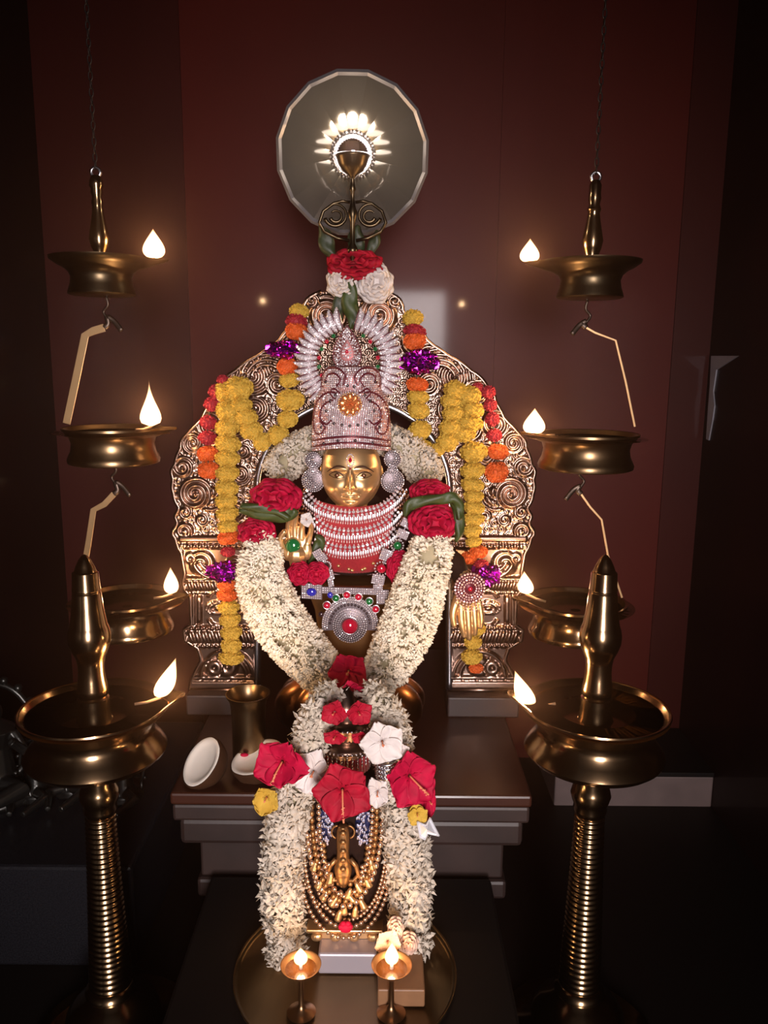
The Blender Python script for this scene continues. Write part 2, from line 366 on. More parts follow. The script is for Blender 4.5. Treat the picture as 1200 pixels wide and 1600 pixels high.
# ------------------------------------------------------------------ standing lamps
def standing_lamp(side, label, ax, Yl, flame_px, flame_h, lean):
    """ax: list of (py, axis px); side +1 = right lamp"""
    def axp(py): return np.interp(py, [p for p, _ in ax], [x for _, x in ax])
    z = lambda py: P(axp(py), py, Yl).z
    s = lambda py: S(axp(py), py, Yl)
    X = P(axp(1105), 1105, Yl).x; X2 = P(axp(1500), 1500, Yl).x
    Xm = (X + X2) / 2
    root = thing('standing_oil_lamp', label, 'lamp', (Xm, Yl, -0.2))
    c = (Xm, Yl, 0)
    # finial column
    pr = [(0.1, 866), (4, 868), (9, 874), (14, 884), (17, 892), (18.5, 893.5), (20, 894), (21, 915), (21.8, 921), (21, 922), (21.8, 924), (21, 925), (22, 927), (24, 950), (28, 975), (29, 978), (31, 983), (32.5, 993), (32, 1003), (28, 1015), (22.5, 1026), (20.5, 1036), (20, 1048), (21, 1060), (23.5, 1074), (24, 1083), (22, 1086), (21.5, 1088), (24, 1090), (24, 1104), (25, 1118), (30, 1130)]
    mb = MB(); mb.lathe([(r * s(y), z(y)) for r, y in pr], c, 64); mb.build('finial', 'brass', root, autosmooth=40)
    # bowl
    zr = z(1103); k = s(1103)
    out = [(24, -22, 0), (60, -25, 0), (84, -24, .05), (95, -17, .3), (102, -9, .6), (107, -2, .9), (109, 0, 1), (112, .5, 1.02), (113, -2, 1.02), (108, -8, .85), (99, -16, .5), (91, -27, .15), (88, -37, 0), (91, -47, 0), (99, -58, 0), (106, -68, 0), (108.5, -73, 0), (106, -78, 0), (101, -81, 0), (99, -84, 0), (94, -86, 0), (60, -88, 0), (20, -90, 0)]
    dx = 1 if side < 0 else -1
    sd = math.atan2(0.30, dx)
    mb = MB(); dish_mesh(mb, (Xm, Yl, zr), [(r * k, zz * k, kk) for r, zz, kk in out], sd, 20 * k, 113 * k, .002, lip_up=5 * k)
    bowl = mb.build('bowl', 'brass', root, autosmooth=50)
    mb = MB(); dish_mesh(mb, (Xm, Yl, zr - 8.5 * k), [(.1, 0, 0), (60 * k, 0, .0), (100.5 * k, 0, .55)], sd, 19 * k, 0, 0); mb.build('oil', 'oil', root)
    # stem with ribs
    st = [(20, 1192), (27, 1200), (28, 1212), (26, 1222), (29, 1232), (31, 1240), (28, 1250), (25, 1256), (26, 1262), (24.5, 1268)]
    y = 1272; pr = [(r * s(yy), z(yy)) for r, yy in st]
    while y < 1530:
        t = (y - 1272) / 258; r = 23.0 + 9.5 * t ** 1.15
        for dy, dr in ((0, -1.4), (1.2, 0), (3.0, .7), (4.8, 0), (6.0, -1.4)):
            pr.append(((r + dr) * s(y + dy), z(y + dy)))
        y += 7.4 * (1 + .10 * t)
    mb = MB(); mb.lathe(pr, c, 64); mb.build('stem', 'brass', root, autosmooth=60)
    zb = pr[-1][1]; rb = pr[-1][0]
    b = [(rb, zb), (rb + .006, zb - .004), (rb + .008, zb - .010), (rb + .004, zb - .016), (rb + .010, zb - .022), (rb + .026, zb - .032), (rb + .036, zb - .045), (rb + .040, zb - .058), (rb + .034, zb - .070), (rb + .040, zb - .078), (rb + .062, zb - .095), (rb + .085, zb - .125), (rb + .092, -0.188), (rb + .092, -0.2)]
    b = [(r, max(zz, -0.2)) for r, zz in b]
    mb = MB(); mb.lathe(b, c, 72); mb.build('base', 'brass', root, autosmooth=40)
    fp = P(flame_px[0], flame_px[1], Yl + .03)
    wick(root, (Xm + (fp.x - Xm) * .6, Yl + .02, zr - .006), fp)
    flame(root, fp, flame_h * k, 27 * k, lean)
    return root, Xm

LL, XL = standing_lamp(-1, 'tall brass standing oil lamp on the left, ribbed stem, flame beside the coconut halves', [(870, 133), (1500, 171)], 1.05, (250, 1090), 62, (.42, 0))
RL, XR = standing_lamp(1, 'tall brass standing oil lamp on the right, ribbed stem, nearest the grey ledge', [(870, 945), (1510, 907)], 1.05, (827, 1104), 56, (-.42, 0))

# ------------------------------------------------------------------ hanging lamps
YH = 1.35
def hanging_top(side, label, cx, cyr, stem, flame_px, fh, fw):
    k = S(cx, cyr, YH); zr = P(cx, cyr, YH).z; X = P(cx, cyr, YH).x
    root = thing('hanging_oil_lamp', label, 'lamp', (X, YH, zr - 56 * k), 'hanging brass lamps in two chains')
    d = 1 if side < 0 else -1
    out = [(8, -8, 0), (45, -12, 0), (62, -8, .3), (72, -2, .8), (75, 0, 1), (77, 0, 1), (76, -4, .95), (66, -11, .5), (56, -16, .15), (49, -22, 0), (46, -30, 0), (48, -42, 0), (51, -50, 0), (52, -55, 0), (48, -57, 0), (20, -58, 0), (.1, -58, 0)]
    mb = MB(); dish_mesh(mb, (X, YH, zr), [(r * k, z * k, q) for r, z, q in out], math.atan2(.12, d), 20 * k, 0, 0, spout_w=.2); mb.build('bowl', 'brass_dark', root, autosmooth=50)
    mb = MB(); mb.lathe([(r * k, z * k) for r, z in stem], (X, YH, zr), 32); mb.build('stem', 'brass', root, autosmooth=45)
    top = stem[0][1] * k + zr
    mb = MB()
    ring = [Vector((X + math.cos(a) * 7 * k, YH, top + (4 + math.sin(a) * 7) * k)) for a in np.linspace(0, 2 * PI, 17)]
    mb.tube(ring, 2.6 * k, 8, cap=False); mb.build('loop', 'silver', root)
    fp = P(flame_px[0], flame_px[1], YH + .01)
    wick(root, (X + (fp.x - X) * .6, YH + .005, zr - .004), fp); flame(root, fp, fh * k, fw * k)
    # chain up to the ceiling
    mb = MB(); zc = top + 10 * k; i = 0
    while zc < 2.28:
        lk = [Vector((X + (math.cos(a) * 3.0 * k if i % 2 else 0), YH + (0 if i % 2 else math.cos(a) * 3.0 * k), zc + (math.sin(a) * 7 + 4) * k)) for a in np.linspace(0, 2 * PI, 11)]
        mb.tube(lk, 1.1 * k, 5, cap=False); zc += 11.5 * k; i += 1
    ch = mb.build('hanging_chain', 'black_iron')
    tag(ch, ('thin dark chain above the top left hanging lamp' if side < 0 else 'thin dark chain above the top right hanging lamp'), 'chain')
    return root, X, zr, k
stL = [(.1, 122), (7, 121), (10, 114), (11, 106), (8.5, 102), (9.5, 97), (7, 90), (9, 82), (8, 76), (9, 66), (11, 54), (14, 40), (15.5, 28), (13, 16), (9, 8), (10, 2), (13, -8)]
stR = [(.1, 120), (6, 119), (9.5, 112), (9, 100), (10, 92), (8, 84), (11, 76), (9, 72), (10, 64), (13, 48), (16.5, 30), (14, 18), (10, 8), (11, 2), (14, -8)]
hanging_top(-1, 'upper left hanging brass oil lamp, just under its chain', 157, 403, stL, (241, 405), 42, 30)
hanging_top(1, 'upper right hanging brass oil lamp, just under its chain', 924, 408, stR, (827, 411), 34, 27)

def hook(mb, a, k, curl):
    a = Vector(a)
    pts = [a, a + Vector((curl * 2 * k, 0, -14 * k)), a + Vector((curl * -4 * k, 0, -26 * k)), a + Vector((curl * 6 * k, 0, -36 * k)), a + Vector((curl * 12 * k, 0, -22 * k))]
    mb.tube([Vector(p) for p in cr(pts, 5)], 2.2 * k, 6)
def hanging_low(side, label, cx, cyr, outr, strip_px, strip_w, flame_px, fh, fw, hook_px, spike=0, lean=(0, 0), Y=YH, sa=.12, bm='brass_old'):
    k = S(cx, cyr, Y); c = P(cx, cyr, Y)
    root = thing('hanging_oil_lamp', label, 'lamp', (c.x, Y, c.z - 56 * k), 'hanging brass lamps in two chains')
    d = 1 if side < 0 else -1
    f = outr / 78
    out = [(8, -16, 0), (60, -17, 0), (70, -13, .2), (74, -4, .8), (76, 0, 1), (80, .5, 1.02), (80, -3, 1), (73, -8, .5), (69, -14, 0), (66, -24, 0), (68, -36, 0), (72, -44, 0), (74, -49, 0), (73, -54, 0), (68, -56, 0), (30, -57, 0), (.1, -57, 0)]
    mb = MB(); dish_mesh(mb, c, [(r * f * k, z * k, q) for r, z, q in out], math.atan2(sa, d), 16 * k, 0, 0, spout_w=.2); mb.build('bowl', bm, root, autosmooth=50)
    mb = MB(); dish_mesh(mb, (c.x, Y, c.z - 7 * k), [(.1, 0, 0), (50 * k * f, 0, .0), (72 * k * f, 0, .5)], math.atan2(sa, d), 14 * k, 0, 0); mb.build('oil', 'oil', root)
    mb = MB(); pts = [P(x, y, Y - (.0 if i > 0 else 0)) for i, (x, y) in enumerate(strip_px)]
    mb.tube(pts, strip_w * k * .5, 4, flat=(0.12 * 20 / max(strip_w, 6), 1.0), up=(0, 1, 0)); mb.build('bracket', 'strip_brass', root, smooth=False, bevel=.0004)
    # twisted end of the bracket that catches the hook above
    h = P(hook_px[0], hook_px[1], Y); mb = MB()
    e = pts[0]
    mb.tube([Vector(p) for p in cr([e, e + Vector((d * 6 * k, 0, 6 * k)), h + Vector((0, 0, 4 * k)), h + Vector((d * 10 * k, 0, -2 * k)), h + Vector((d * 22 * k, -.004, -16 * k))], 5)], [4.5 * k] * 4 + [4 * k] * 17, 6, flat=(.5, 1))
    mb.tube([Vector(p) for p in cr([h + Vector((0, 0, 2 * k)), h + Vector((-d * 6 * k, .002, 12 * k)), h + Vector((d * 2 * k, 0, 22 * k)), h + Vector((0, 0, 34 * k))], 5)], 2.2 * k, 6)
    mb.tube([h + Vector((0, 0, 34 * k)), P(hook_px[0], hook_px[2], Y)], 1.6 * k, 6)
    mb.build('hook', 'iron', root)
    fp = P(flame_px[0], flame_px[1], Y + .008)
    wick(root, (c.x + (fp.x - c.x) * .6, Y + .004, c.z - .004), fp); flame(root, fp, fh * k, fw * k, lean, spike=spike)
hanging_low(-1, 'left hanging brass oil lamp, second of its chain, with a tall pointed flame', 176, 668, 74, [(163, 512), (146, 517), (133, 524), (118, 596), (104, 662)], 17, (236, 667), 72, 29, (168, 500, 462), spike=1.3)
hanging_low(1, 'right hanging brass oil lamp, second of its chain, on a thin bent bracket', 917, 677, 78, [(916, 512), (930, 520), (962, 532), (978, 598), (992, 667)], 4.5, (834, 679), 38, 30, (916, 506, 466))
hanging_low(-1, 'left hanging brass oil lamp, lowest of its chain, behind the left standing lamp', 198, 932, 74, [(178, 772), (163, 788), (146, 797), (138, 850), (124, 928)], 13, (268, 928), 40, 20, (181, 758, 712), bm='brass')
hanging_low(1, 'right hanging brass oil lamp, lowest of its chain, behind the right standing lamp', 900, 938, 76, [(908, 772), (922, 792), (940, 812), (950, 868), (972, 934)], 4.5, (822, 928), 34, 22, (906, 764, 722), lean=(-.12, 0), bm='brass')
# ------------------------------------------------------------------ embossed arch behind the idol
YA = 1.46; AX = 552.0
def arch_height(px, py):
    """embossed height (in pixels of the photo at that distance) over folded coordinate"""
    X = np.abs(px - AX); y = py
    h = np.full(X.shape, 0.6)
    # small all-over vines
    for (ox, oy) in ((0, 0), (11, 9.5)):
        cx = np.round((X - ox) / 22) * 22 + ox; cy = np.round((y - oy) / 19) * 19 + oy
        d = np.hypot(X - cx, y - cy); th = np.arctan2(y - cy, X - cx)
        h = np.maximum(h, (1 - np.clip(d / 10.5, 0, 1) ** 2) ** .5 * (1.6 + 1.5 * np.cos(2 * PI * (d / 5.5) - th)))
    def scroll(cx, cy, r, dr=1, amp=5.0, w=8.0, ph=0.0):
        nonlocal h
        d = np.hypot(X - cx, y - cy); th = np.arctan2(y - cy, X - cx)
        m = d < r
        e = np.sqrt(np.clip(1 - (d / r) ** 2, 0, 1))
        g = 0.55 + 0.45 * np.cos(2 * PI * d / w - dr * th + ph)
        v = amp * (0.35 * e + 0.65 * g * np.minimum(1, e * 2.2))
        v = np.where(d < w * .42, amp * 1.25 * np.sqrt(np.clip(1 - (d / (w * .45)) ** 2, 0, 1)), v)
        h = np.where(m, v, h)
    def band(y0, y1, x0, x1, amp, kind, per=8.0):
        nonlocal h
        m = (y >= y0) & (y <= y1) & (X >= x0) & (X <= x1)
        t = (y - y0) / (y1 - y0); prof = np.sqrt(np.clip(1 - (2 * t - 1) ** 2, 0, 1))
        if kind == 'flat': v = amp * np.minimum(1, prof * 1.3)
        if kind == 'bead': v = amp * np.sqrt(np.clip(1 - ((X % per) / per * 2 - 1) ** 2, 0, 1) * prof ** 2)
        if kind == 'rib': v = amp * (0.45 + .55 * np.abs(np.sin(PI * (X + (y - y0) * .35) / per))) * (0.5 + .5 * prof)
        if kind == 'hollow': v = amp * (0.2 + 0 * t)
        h = np.where(m, v, h)
    def arc(cx, cy, r, w, a0, a1, amp, fl=0):
        nonlocal h
        d = np.hypot(X - cx, y - cy); th = np.degrees(np.arctan2(-(y - cy), X - cx)) % 360
        m = (np.abs(d - r) < w) & (th >= a0) & (th <= a1)
        v = amp * np.sqrt(np.clip(1 - ((d - r) / w) ** 2, 0, 1))
        if fl: v = v * (0.45 + .55 * np.abs(np.cos(np.radians(th) * fl)))
        h = np.where(m, np.maximum(v, 0.5), h)
    # crest: two scroll heads and feathers
    scroll(40, 492, 32, 1, 7, 12, .5)
    scroll(64, 470, 12, -1, 5, 7)
    # flames and feathers of the shoulder
    for (cx, cy, r, d_) in ((96, 535, 24, 1), (120, 560, 30, -1), (158, 590, 34, 1), (118, 600, 20, 1), (196, 620, 28, -1), (152, 640, 22, 1),
                            (182, 668, 24, 1), (222, 662, 24, 1), (172, 704, 14, -1), (176, 742, 18, 1), (206, 712, 22, -1), (250, 692, 18, 1), (266, 730, 19, -1), (262, 668, 9, 1)):
        scroll(cx, cy, r, d_, 5.2, 8.5 if r > 18 else 7, cx)
    # sweeping feathers
    for k in range(4): arc(134, 596, 26 + 8 * k, 3.6, 20, 120, 5.0)
    # bird with fanned breast, big spiral, small spirals
    arc(222, 772, 14, 6, 180, 360, 5.5, 18); arc(222, 772, 24, 3, 180, 360, 4.5); arc(222, 768, 5, 5, 0, 360, 6)
    scroll(246, 771, 27, -1, 7, 11); scroll(262, 800, 12, 1, 5, 7); scroll(264, 829, 16, -1, 6, 8.5); scroll(184, 800, 16, 1, 5, 8); scroll(206, 806, 12, -1, 4, 7); scroll(236, 812, 12, 1, 4, 7)
    # cornice, capital
    band(836, 846, 150, 270, 6, 'flat'); band(848, 857, 150, 264, 5, 'bead', 9)
    band(858, 900, 150, 266, 1.2, 'hollow')
    scroll(236, 880, 20, 1, 6.5, 11); arc(216, 868, 24, 4, 200, 340, 5.5); arc(216, 868, 34, 3.5, 200, 340, 5); scroll(186, 882, 14, -1, 5, 8); scroll(254, 872, 9, -1, 5, 6)
    band(902, 906, 150, 262, 5, 'flat'); band(907, 922, 150, 262, 6, 'rib', 9); band(923, 928, 150, 258, 4, 'bead', 6)
    # shaft with posts and an eye shaped boss
    band(929, 976, 150, 254, .8, 'hollow'); band(929, 976, 236, 243, 5, 'flat')
    m = (X > 246) & (X < 252) & (y > 929) & (y < 976); h = np.where(m, 3.0, h)
    e = ((X - 210) / 20) ** 2 + ((y - 949) / 11) ** 2; h = np.where(e < 1, 2 + 4 * np.cos(e * 7) ** 2, h)
    arc(210, 938, 16, 2.6, 20, 160, 4.5); arc(210, 962, 16, 2.6, 200, 340, 4.5); scroll(180, 950, 12, 1, 4, 7)
    band(977, 984, 150, 262, 5, 'bead', 8); band(985, 1004, 150, 260, 6, 'rib', 10); band(1005, 1011, 150, 256, 5, 'bead', 7)
    # foot with round arched mouldings
    m = (y > 1012) & (y < 1054); h = np.where(m, 1.0, h)
    arc(196, 1056, 40, 4, 0, 180, 6); arc(196, 1056, 30, 3, 0, 180, 4.5); arc(196, 1040, 9, 9, 0, 360, 6.5); arc(216, 1042, 7, 7, 0, 360, 6)
    band(1054, 1060, 148, 252, 5, 'flat'); band(1062, 1076, 148, 254, 4, 'flat')
    return h
OY = np.array([452, 458, 466, 480, 496, 508, 520, 540, 566, 586, 610, 640, 662, 676, 690, 712, 735, 775, 792, 806, 815, 830, 846, 858, 862, 897, 902, 910, 922, 928, 932, 976, 984, 1000, 1010, 1012, 1031, 1045, 1062, 1078], float)
OX = np.array([34, 56, 68, 76, 78, 92, 104, 122, 164, 192, 214, 226, 240, 256, 266, 272, 281, 279, 270, 276, 272, 280, 276, 272, 268, 262, 264, 266, 262, 256, 254, 252, 264, 262, 246, 242, 236, 244, 252, 254], float)
def xout(y): return np.interp(y, OY, OX) + 2.5 * np.abs(np.sin(y * .13)) * (y < 840)
def xin(y): return np.where(y > 765, 150.0, 150 * np.sqrt(np.clip(1 - ((765 - y) / 140.0) ** 2, 0, 1)))
arch = thing('arch_frame', 'embossed silver gilt arch with scrolls and pillars, standing around the golden idol', 'arch', P(AX, 1078, YA + .01))
def W(px, py, Y, front=0.0):
    p = P(px, py, Y); k = S(px, py, Y); return Vector((p.x, p.y - front * k, p.z))
step = 1.7
gx = np.arange(262, 842, step); gy = np.arange(452, 1079, step)
GX, GY = np.meshgrid(gx, gy); HH = arch_height(GX, GY)
XX = np.abs(GX - AX)
inside = (XX <= xout(GY)) & (XX >= xin(GY)) & ((GY > 458) | (XX > 16))
HH = HH * 1.0
vid = -np.ones(inside.shape, int); mb = MB()
for i in range(inside.shape[0]):
    for j in range(inside.shape[1]):
        if inside[i, j]:
            vid[i, j] = len(mb.v); y = gy[i]; x = gx[j]
            mb.v.append(tuple(W(x, y, YA, HH[i, j] * 1.35)))
for i in range(inside.shape[0] - 1):
    for j in range(inside.shape[1] - 1):
        a, b, c, d = vid[i, j], vid[i, j + 1], vid[i + 1, j + 1], vid[i + 1, j]
        if min(a, b, c, d) >= 0: mb.f.append((a, d, c, b))
mb.build('embossed_sheet', 'silver_gilt', arch)
mb = MB()      # rolled outer edge
for sg in (-1, 1):
    pts = [W(AX + sg * float(xout(np.array(y))), y, YA + .002, 1.5) for y in np.arange(456, 1079, 4)]
    mb.tube(pts, .0042, 8)
mb.tube([W(AX - 254, 1078, YA, 0), W(AX - 148, 1078, YA, 0)], .004, 8); mb.tube([W(AX + 254, 1078, YA, 0), W(AX + 148, 1078, YA, 0)], .004, 8)
mb.build('rolled_edge', 'silver_gilt', arch)
# polished inner rim
ins = [(AX - 150, y) for y in np.arange(1076, 765, -10)] + [(AX - 150 * math.cos(a), 765 - 140 * math.sin(a)) for a in np.linspace(0, PI, 41)] + [(AX + 150, y) for y in np.arange(775, 1080, 10)]
mb = MB(); mb.tube([W(x, y, YA, 1) for x, y in ins], .0085, 8, flat=(1.0, .9), up=(0, 1, 0)); mb.build('inner_rim', 'silver', arch)
# wooden backing with the opening cut out, and a low plinth
mb = MB()
for sg in (-1, 1):
    ys = np.arange(460, 1079, 6.0)
    o_ = [W(AX + sg * (float(xout(np.array(y))) - 1), y, YA + .004) for y in ys]; i_ = [W(AX + sg * (float(xin(np.array(y))) + 1), y, YA + .004) for y in ys]
    n = len(ys); vs = o_ + i_ + [v + Vector((0, .012, 0)) for v in o_] + [v + Vector((0, .012, 0)) for v in i_]
    fs = []
    for q in range(n - 1):
        fs += [(q, q + 1, n + q + 1, n + q), (2 * n + q, 3 * n + q, 3 * n + q + 1, 2 * n + q + 1), (q, 2 * n + q, 2 * n + q + 1, q + 1), (n + q, n + q + 1, 3 * n + q + 1, 3 * n + q)]
    mb.add(vs, fs)
mb.build('backing_board', 'wood_dark', arch, smooth=False)
zA = P(AX, 1079, YA).z
for sg in (-1, 1):
    a = P(AX + sg * 146, 1079, YA); b = P(AX + sg * 256, 1079, YA)
    mb = MB(); mb.box((min(a.x, b.x), YA - .03, TZ), (max(a.x, b.x), YA + .03, zA)); mb.build('foot_block', 'wood_dark', arch, smooth=False, bevel=.003)

# ------------------------------------------------------------------ faceted reflector with its little lamp
YM = 1.43
ref = thing('faceted_reflector', 'round sixteen-sided faceted glass reflector standing above the arch', 'reflector', P(551, 372, YM))
c = P(551, 243, YM); k = S(551, 243, YM); NM = 16
axis = (Vector((0, 0, H + .0)) - c).normalized(); axis = (axis + Vector((0, 0, -.02))).normalized()
Mr = frame(axis, p=c)
def ringp(r, z, i, ph=0.5): a = 2 * PI * (i + ph) / NM; return Vector((r * math.cos(a), r * math.sin(a), z))
R0, R1, R2 = 30 * k, 112 * k, 121 * k
dz = .036
mb = MB()
for i in range(NM):      # flat facets, each its own face
    mb.add([ringp(R0, -dz * .62, i), ringp(R1, 0, i), ringp(R1, 0, i + 1), ringp(R0, -dz * .62, i + 1)], [(0, 1, 2, 3)], Mr)
mb.build('facet', 'reflector', ref, smooth=False)
mb = MB()
for i in range(NM):
    v = [ringp(R1, .0, i), ringp(R1, .0, i + 1), ringp((R1 + R2) / 2, .004, i + 1), ringp((R1 + R2) / 2, .004, i), ringp(R2, -.002, i), ringp(R2, -.002, i + 1), ringp(R2, -.010, i), ringp(R2, -.010, i + 1), ringp(R0, -.035, i), ringp(R0, -.035, i + 1)]
    mb.add(v, [(0, 3, 2, 1), (3, 4, 5, 2), (4, 6, 7, 5), (6, 8, 9, 7)], Mr)
mb.build('bevelled_rim', 'reflector_rim', ref, smooth=False)
mb = MB()       # central mirror with toothed border
mb.lathe([(.0001, -.014), (27 * k, -.014), (28 * k, -.016), (28 * k, -.024)], (0, 0, 0), 48, Mr); mb.build('central_mirror', 'mirror', ref)
mb = MB(); mb.lathe([(27 * k, -.018), (28 * k, -.012), (30 * k, -.011), (32 * k, -.013), (32 * k, -.024)], (0, 0, 0), 48, Mr)
for i in range(36): a = 2 * PI * i / 36; mb.ell(Mr @ Vector((31 * k * math.cos(a), 31 * k * math.sin(a), -.011)), .0022, 6, 4)
mb.build('toothed_border', 'silver', ref)
mb = MB(); a = P(551, 372, YM + .03); mb.tube([c + Vector((0, .045, 0)), Vector((a.x, YM + .045, a.z - .03)), Vector((a.x, YA + .022, P(551, 486, YA).z))], .007, 8)
mb.build('rear_post', 'brass_old', ref)
# little lamp in front
lm = thing('oil_lamp', 'small dark brass lamp burning in front of the round faceted reflector', 'lamp', P(551, 400, YM - .05))
YL = YM - .06
z = lambda y: P(551, y, YL).z
lc = (P(551, 260, YL).x, YL, 0); ks = S(551, 250, YL)
pr = [(.1, 398), (10, 396), (8, 388), (4, 380), (3.5, 350), (6, 340), (8, 332), (5, 324), (3, 312), (3, 300), (5.5, 296), (4, 290), (3, 280), (6, 275), (16, 268), (22, 258), (25.5, 247), (27.5, 243), (25.5, 243.5), (20, 252), (.1, 258)]
mb = MB(); mb.lathe([(r * ks, z(y)) for r, y in pr], lc, 36); mb.build('bowl', 'brass_dark', lm)
mb = MB()
for sg in (-1, 1):
    for (cx, cy, r) in ((27, 336, 17), (26, 338, 9)):
        pts = [P(551 + sg * (cx + r * math.cos(a)), cy + r * math.sin(a), YL + .004) for a in np.linspace(0.3, 5.6, 26)]
        mb.tube(pts, [3.2 * ks * (1 - .5 * i / 25) for i in range(26)], 6)
    mb.tube([P(551 + sg * x, y, YL + .004) for x, y in ((4, 316), (16, 314), (30, 318), (46, 330), (52, 348), (44, 362), (24, 372), (5, 376))], 2.6 * ks, 6)
mb.build('scroll_bracket', 'brass_dark', lm)
mb = MB(); mb.ell((lc[0], YL, z(240)), (27 * ks, 8 * ks, 3.4 * ks), 24, 8); mb.build('burning_wick', 'camphor', lm)
d = bpy.data.lights.new('flame_light', 'POINT'); d.energy = .30; d.color = (1, .8, .6); d.shadow_soft_size = .008
o = bpy.data.objects.new('flame_light', d); COL.objects.link(o); o.parent = lm; o.location = Vector((lc[0], YL - .004, z(228))) - lm.location
# stand the lamp down to the arch crest
mb = MB(); mb.tube([(lc[0], YL, z(397)), (lc[0], YL + .01, z(430)), (lc[0], YA - .012, P(551, 480, YA).z)], .005, 8); mb.build('stand_rod', 'brass_old', lm)
# ------------------------------------------------------------------ flowers: petal tools
def petal(mb, M, L, Wd, cup=.25, curl=.3, ruf=.0, nu=7, nv=6, tip=.25, base=.18, ph=0.0):
    vs = []; fs = []
    for i in range(nu + 1):
        u = i / nu; w = Wd * (base + (1 - base) * math.sin(PI * min(1, u * .82 + .05))) * (1 if u < .85 else 1 - tip * (u - .85) / .15)
        for j in range(nv + 1):
            v = 2 * j / nv - 1
            y = L * u - L * .14 * abs(v) ** 2.5 * (u > .6) * (u - .6) / .4
            z = cup * Wd * v * v - curl * L * u * u + ruf * L * math.sin(v * 6 + ph) * u * u + ruf * .6 * L * math.sin(v * 11 + u * 5 + ph * 2) * u
            vs.append((v * w * .5, y, z))
    for i in range(nu):
        for j in range(nv):
            a = i * (nv + 1) + j; fs.append((a, a + 1, a + nv + 2, a + nv + 1))
    mb.add(vs, fs, M)
def about(n, ang, tilt, p, s=1.0, off=0.0):
    """frame: petal grows outward at angle ang round n, lifted by tilt towards n"""
    M = frame(n, p=p)
    return M @ Matrix.Rotation(ang, 4, 'Z') @ Matrix.Translation((0, off, 0)) @ Matrix.Rotation(tilt, 4, 'X') @ Matrix.Scale(s, 4)
def hibiscus(label, px, py, Y, r_px, n, m='petal_red', group=None, pist=None, spin=None, name='hibiscus_flower', tilt=.45, squash=None, cat='flower', curl=.15):
    k = S(px, py, Y); c = P(px, py, Y); r = r_px * k; sp = random.random() * 6 if spin is None else spin
    root = thing(name, label, cat, c, group); mb = MB()
    for q in range(5):
        petal(mb, about(n, sp + q * 2 * PI / 5, tilt + random.uniform(-.12, .12), c, 1.0, .06 * r) , r * random.uniform(.92, 1.10), r * 1.22, .14, curl + random.uniform(-.18, .15), .065, 9, 10, ph=random.random() * 6)
    if squash: mb.v = [tuple(c + Vector(((v[0] - c.x) * squash[0], v[1] - c.y, (v[2] - c.z) * squash[1]))) for v in mb.v]
    mb.build('petals', m, root, solid=.0006)
    nv = Vector(n).normalized(); e = P(*pist, Y - .02) if pist else c + nv * r * .6
    mb = MB(); mid = (c + e) / 2 + nv * r * .18
    pts = [Vector(p) for p in cr([c, mid, e], 6)]; mb.tube(pts, [r * .035] * len(pts), 6)
    for q in range(16):
        a = random.random(); p = pts[min(len(pts) - 1, int((.55 + .45 * a) * (len(pts) - 1)))]
        mb.ell(p + Vector((random.uniform(-1, 1), random.uniform(-1, 1), random.uniform(-1, 1))) * r * .05, r * .028, 6, 4)
    mb.build('stamen', 'pistil', root)
    return root
def rose(label, px, py, Y, rx, ry, n=TOCAM, m='petal_red', group=None, name='red_rose', cat='flower', layers=5):
    """dense double flower: rings of cupped petals"""
    k = S(px, py, Y); c = P(px, py, Y); r = rx * k; root = thing(name, label, cat, c, group); mb = MB()
    mb.ell(c, (r * .55, r * .5, r * .55), 12, 8)
    for l in range(layers):
        f = l / (layers - 1); cnt = 4 + l; tl = 1.35 - 1.15 * f
        for q in range(cnt):
            a = q * 2 * PI / cnt + l * .7 + random.uniform(-.15, .15)
            petal(mb, about(n, a, tl, c + Vector(n).normalized() * r * (.30 - .35 * f), 1.0, r * (.08 + .22 * f)), r * (.62 + .20 * f), r * (.75 + .25 * f), -.22, .16, .03, 6, 6, ph=random.random() * 6)
    f = ry / rx
    mb.v = [(v[0], v[1], c.z + (v[2] - c.z) * f) for v in mb.v]
    mb.build('petals', m, root, solid=.0006); return root

def bud_template():
    vs = []; fs = []; S_ = 5
    for (r, z_) in ((.25, 0), (.35, .35), (1.0, .62), (.75, .86), (0.05, 1.0)):
        for q in range(S_): a = 2 * PI * q / S_; vs.append((r * math.cos(a), r * math.sin(a), z_))
    for i in range(4):
        for q in range(S_): q2 = (q + 1) % S_; fs.append((i * S_ + q, i * S_ + q2, (i + 1) * S_ + q2, (i + 1) * S_ + q))
    return np.array(vs), fs
def star_template():
    vs = []; fs = []
    for q in range(4):
        a = .35 * (1 if q % 2 else -1)
    for i, (r, z_) in enumerate(((.22, 0), (.30, .6))):
        for q in range(5): a = 2 * PI * q / 5; vs.append((r * math.cos(a), r * math.sin(a), z_))
    for q in range(5): q2 = (q + 1) % 5; fs.append((q, q2, 5 + q2, 5 + q))
    for q in range(5):
        a = 2 * PI * q / 5; o = len(vs)
        for (rr, da, z_) in ((.25, 0, .6), (1.2, -.35, .80), (2.1, 0, .78), (1.2, .35, .80), (1.2, 0, .90)):
            vs.append((rr * math.cos(a + da), rr * math.sin(a + da), z_))
        fs += [(o, o + 1, o + 4), (o + 1, o + 2, o + 4), (o + 2, o + 3, o + 4), (o + 3, o, o + 4)]
    return np.array(vs), fs
BUD = bud_template(); STAR = star_template()
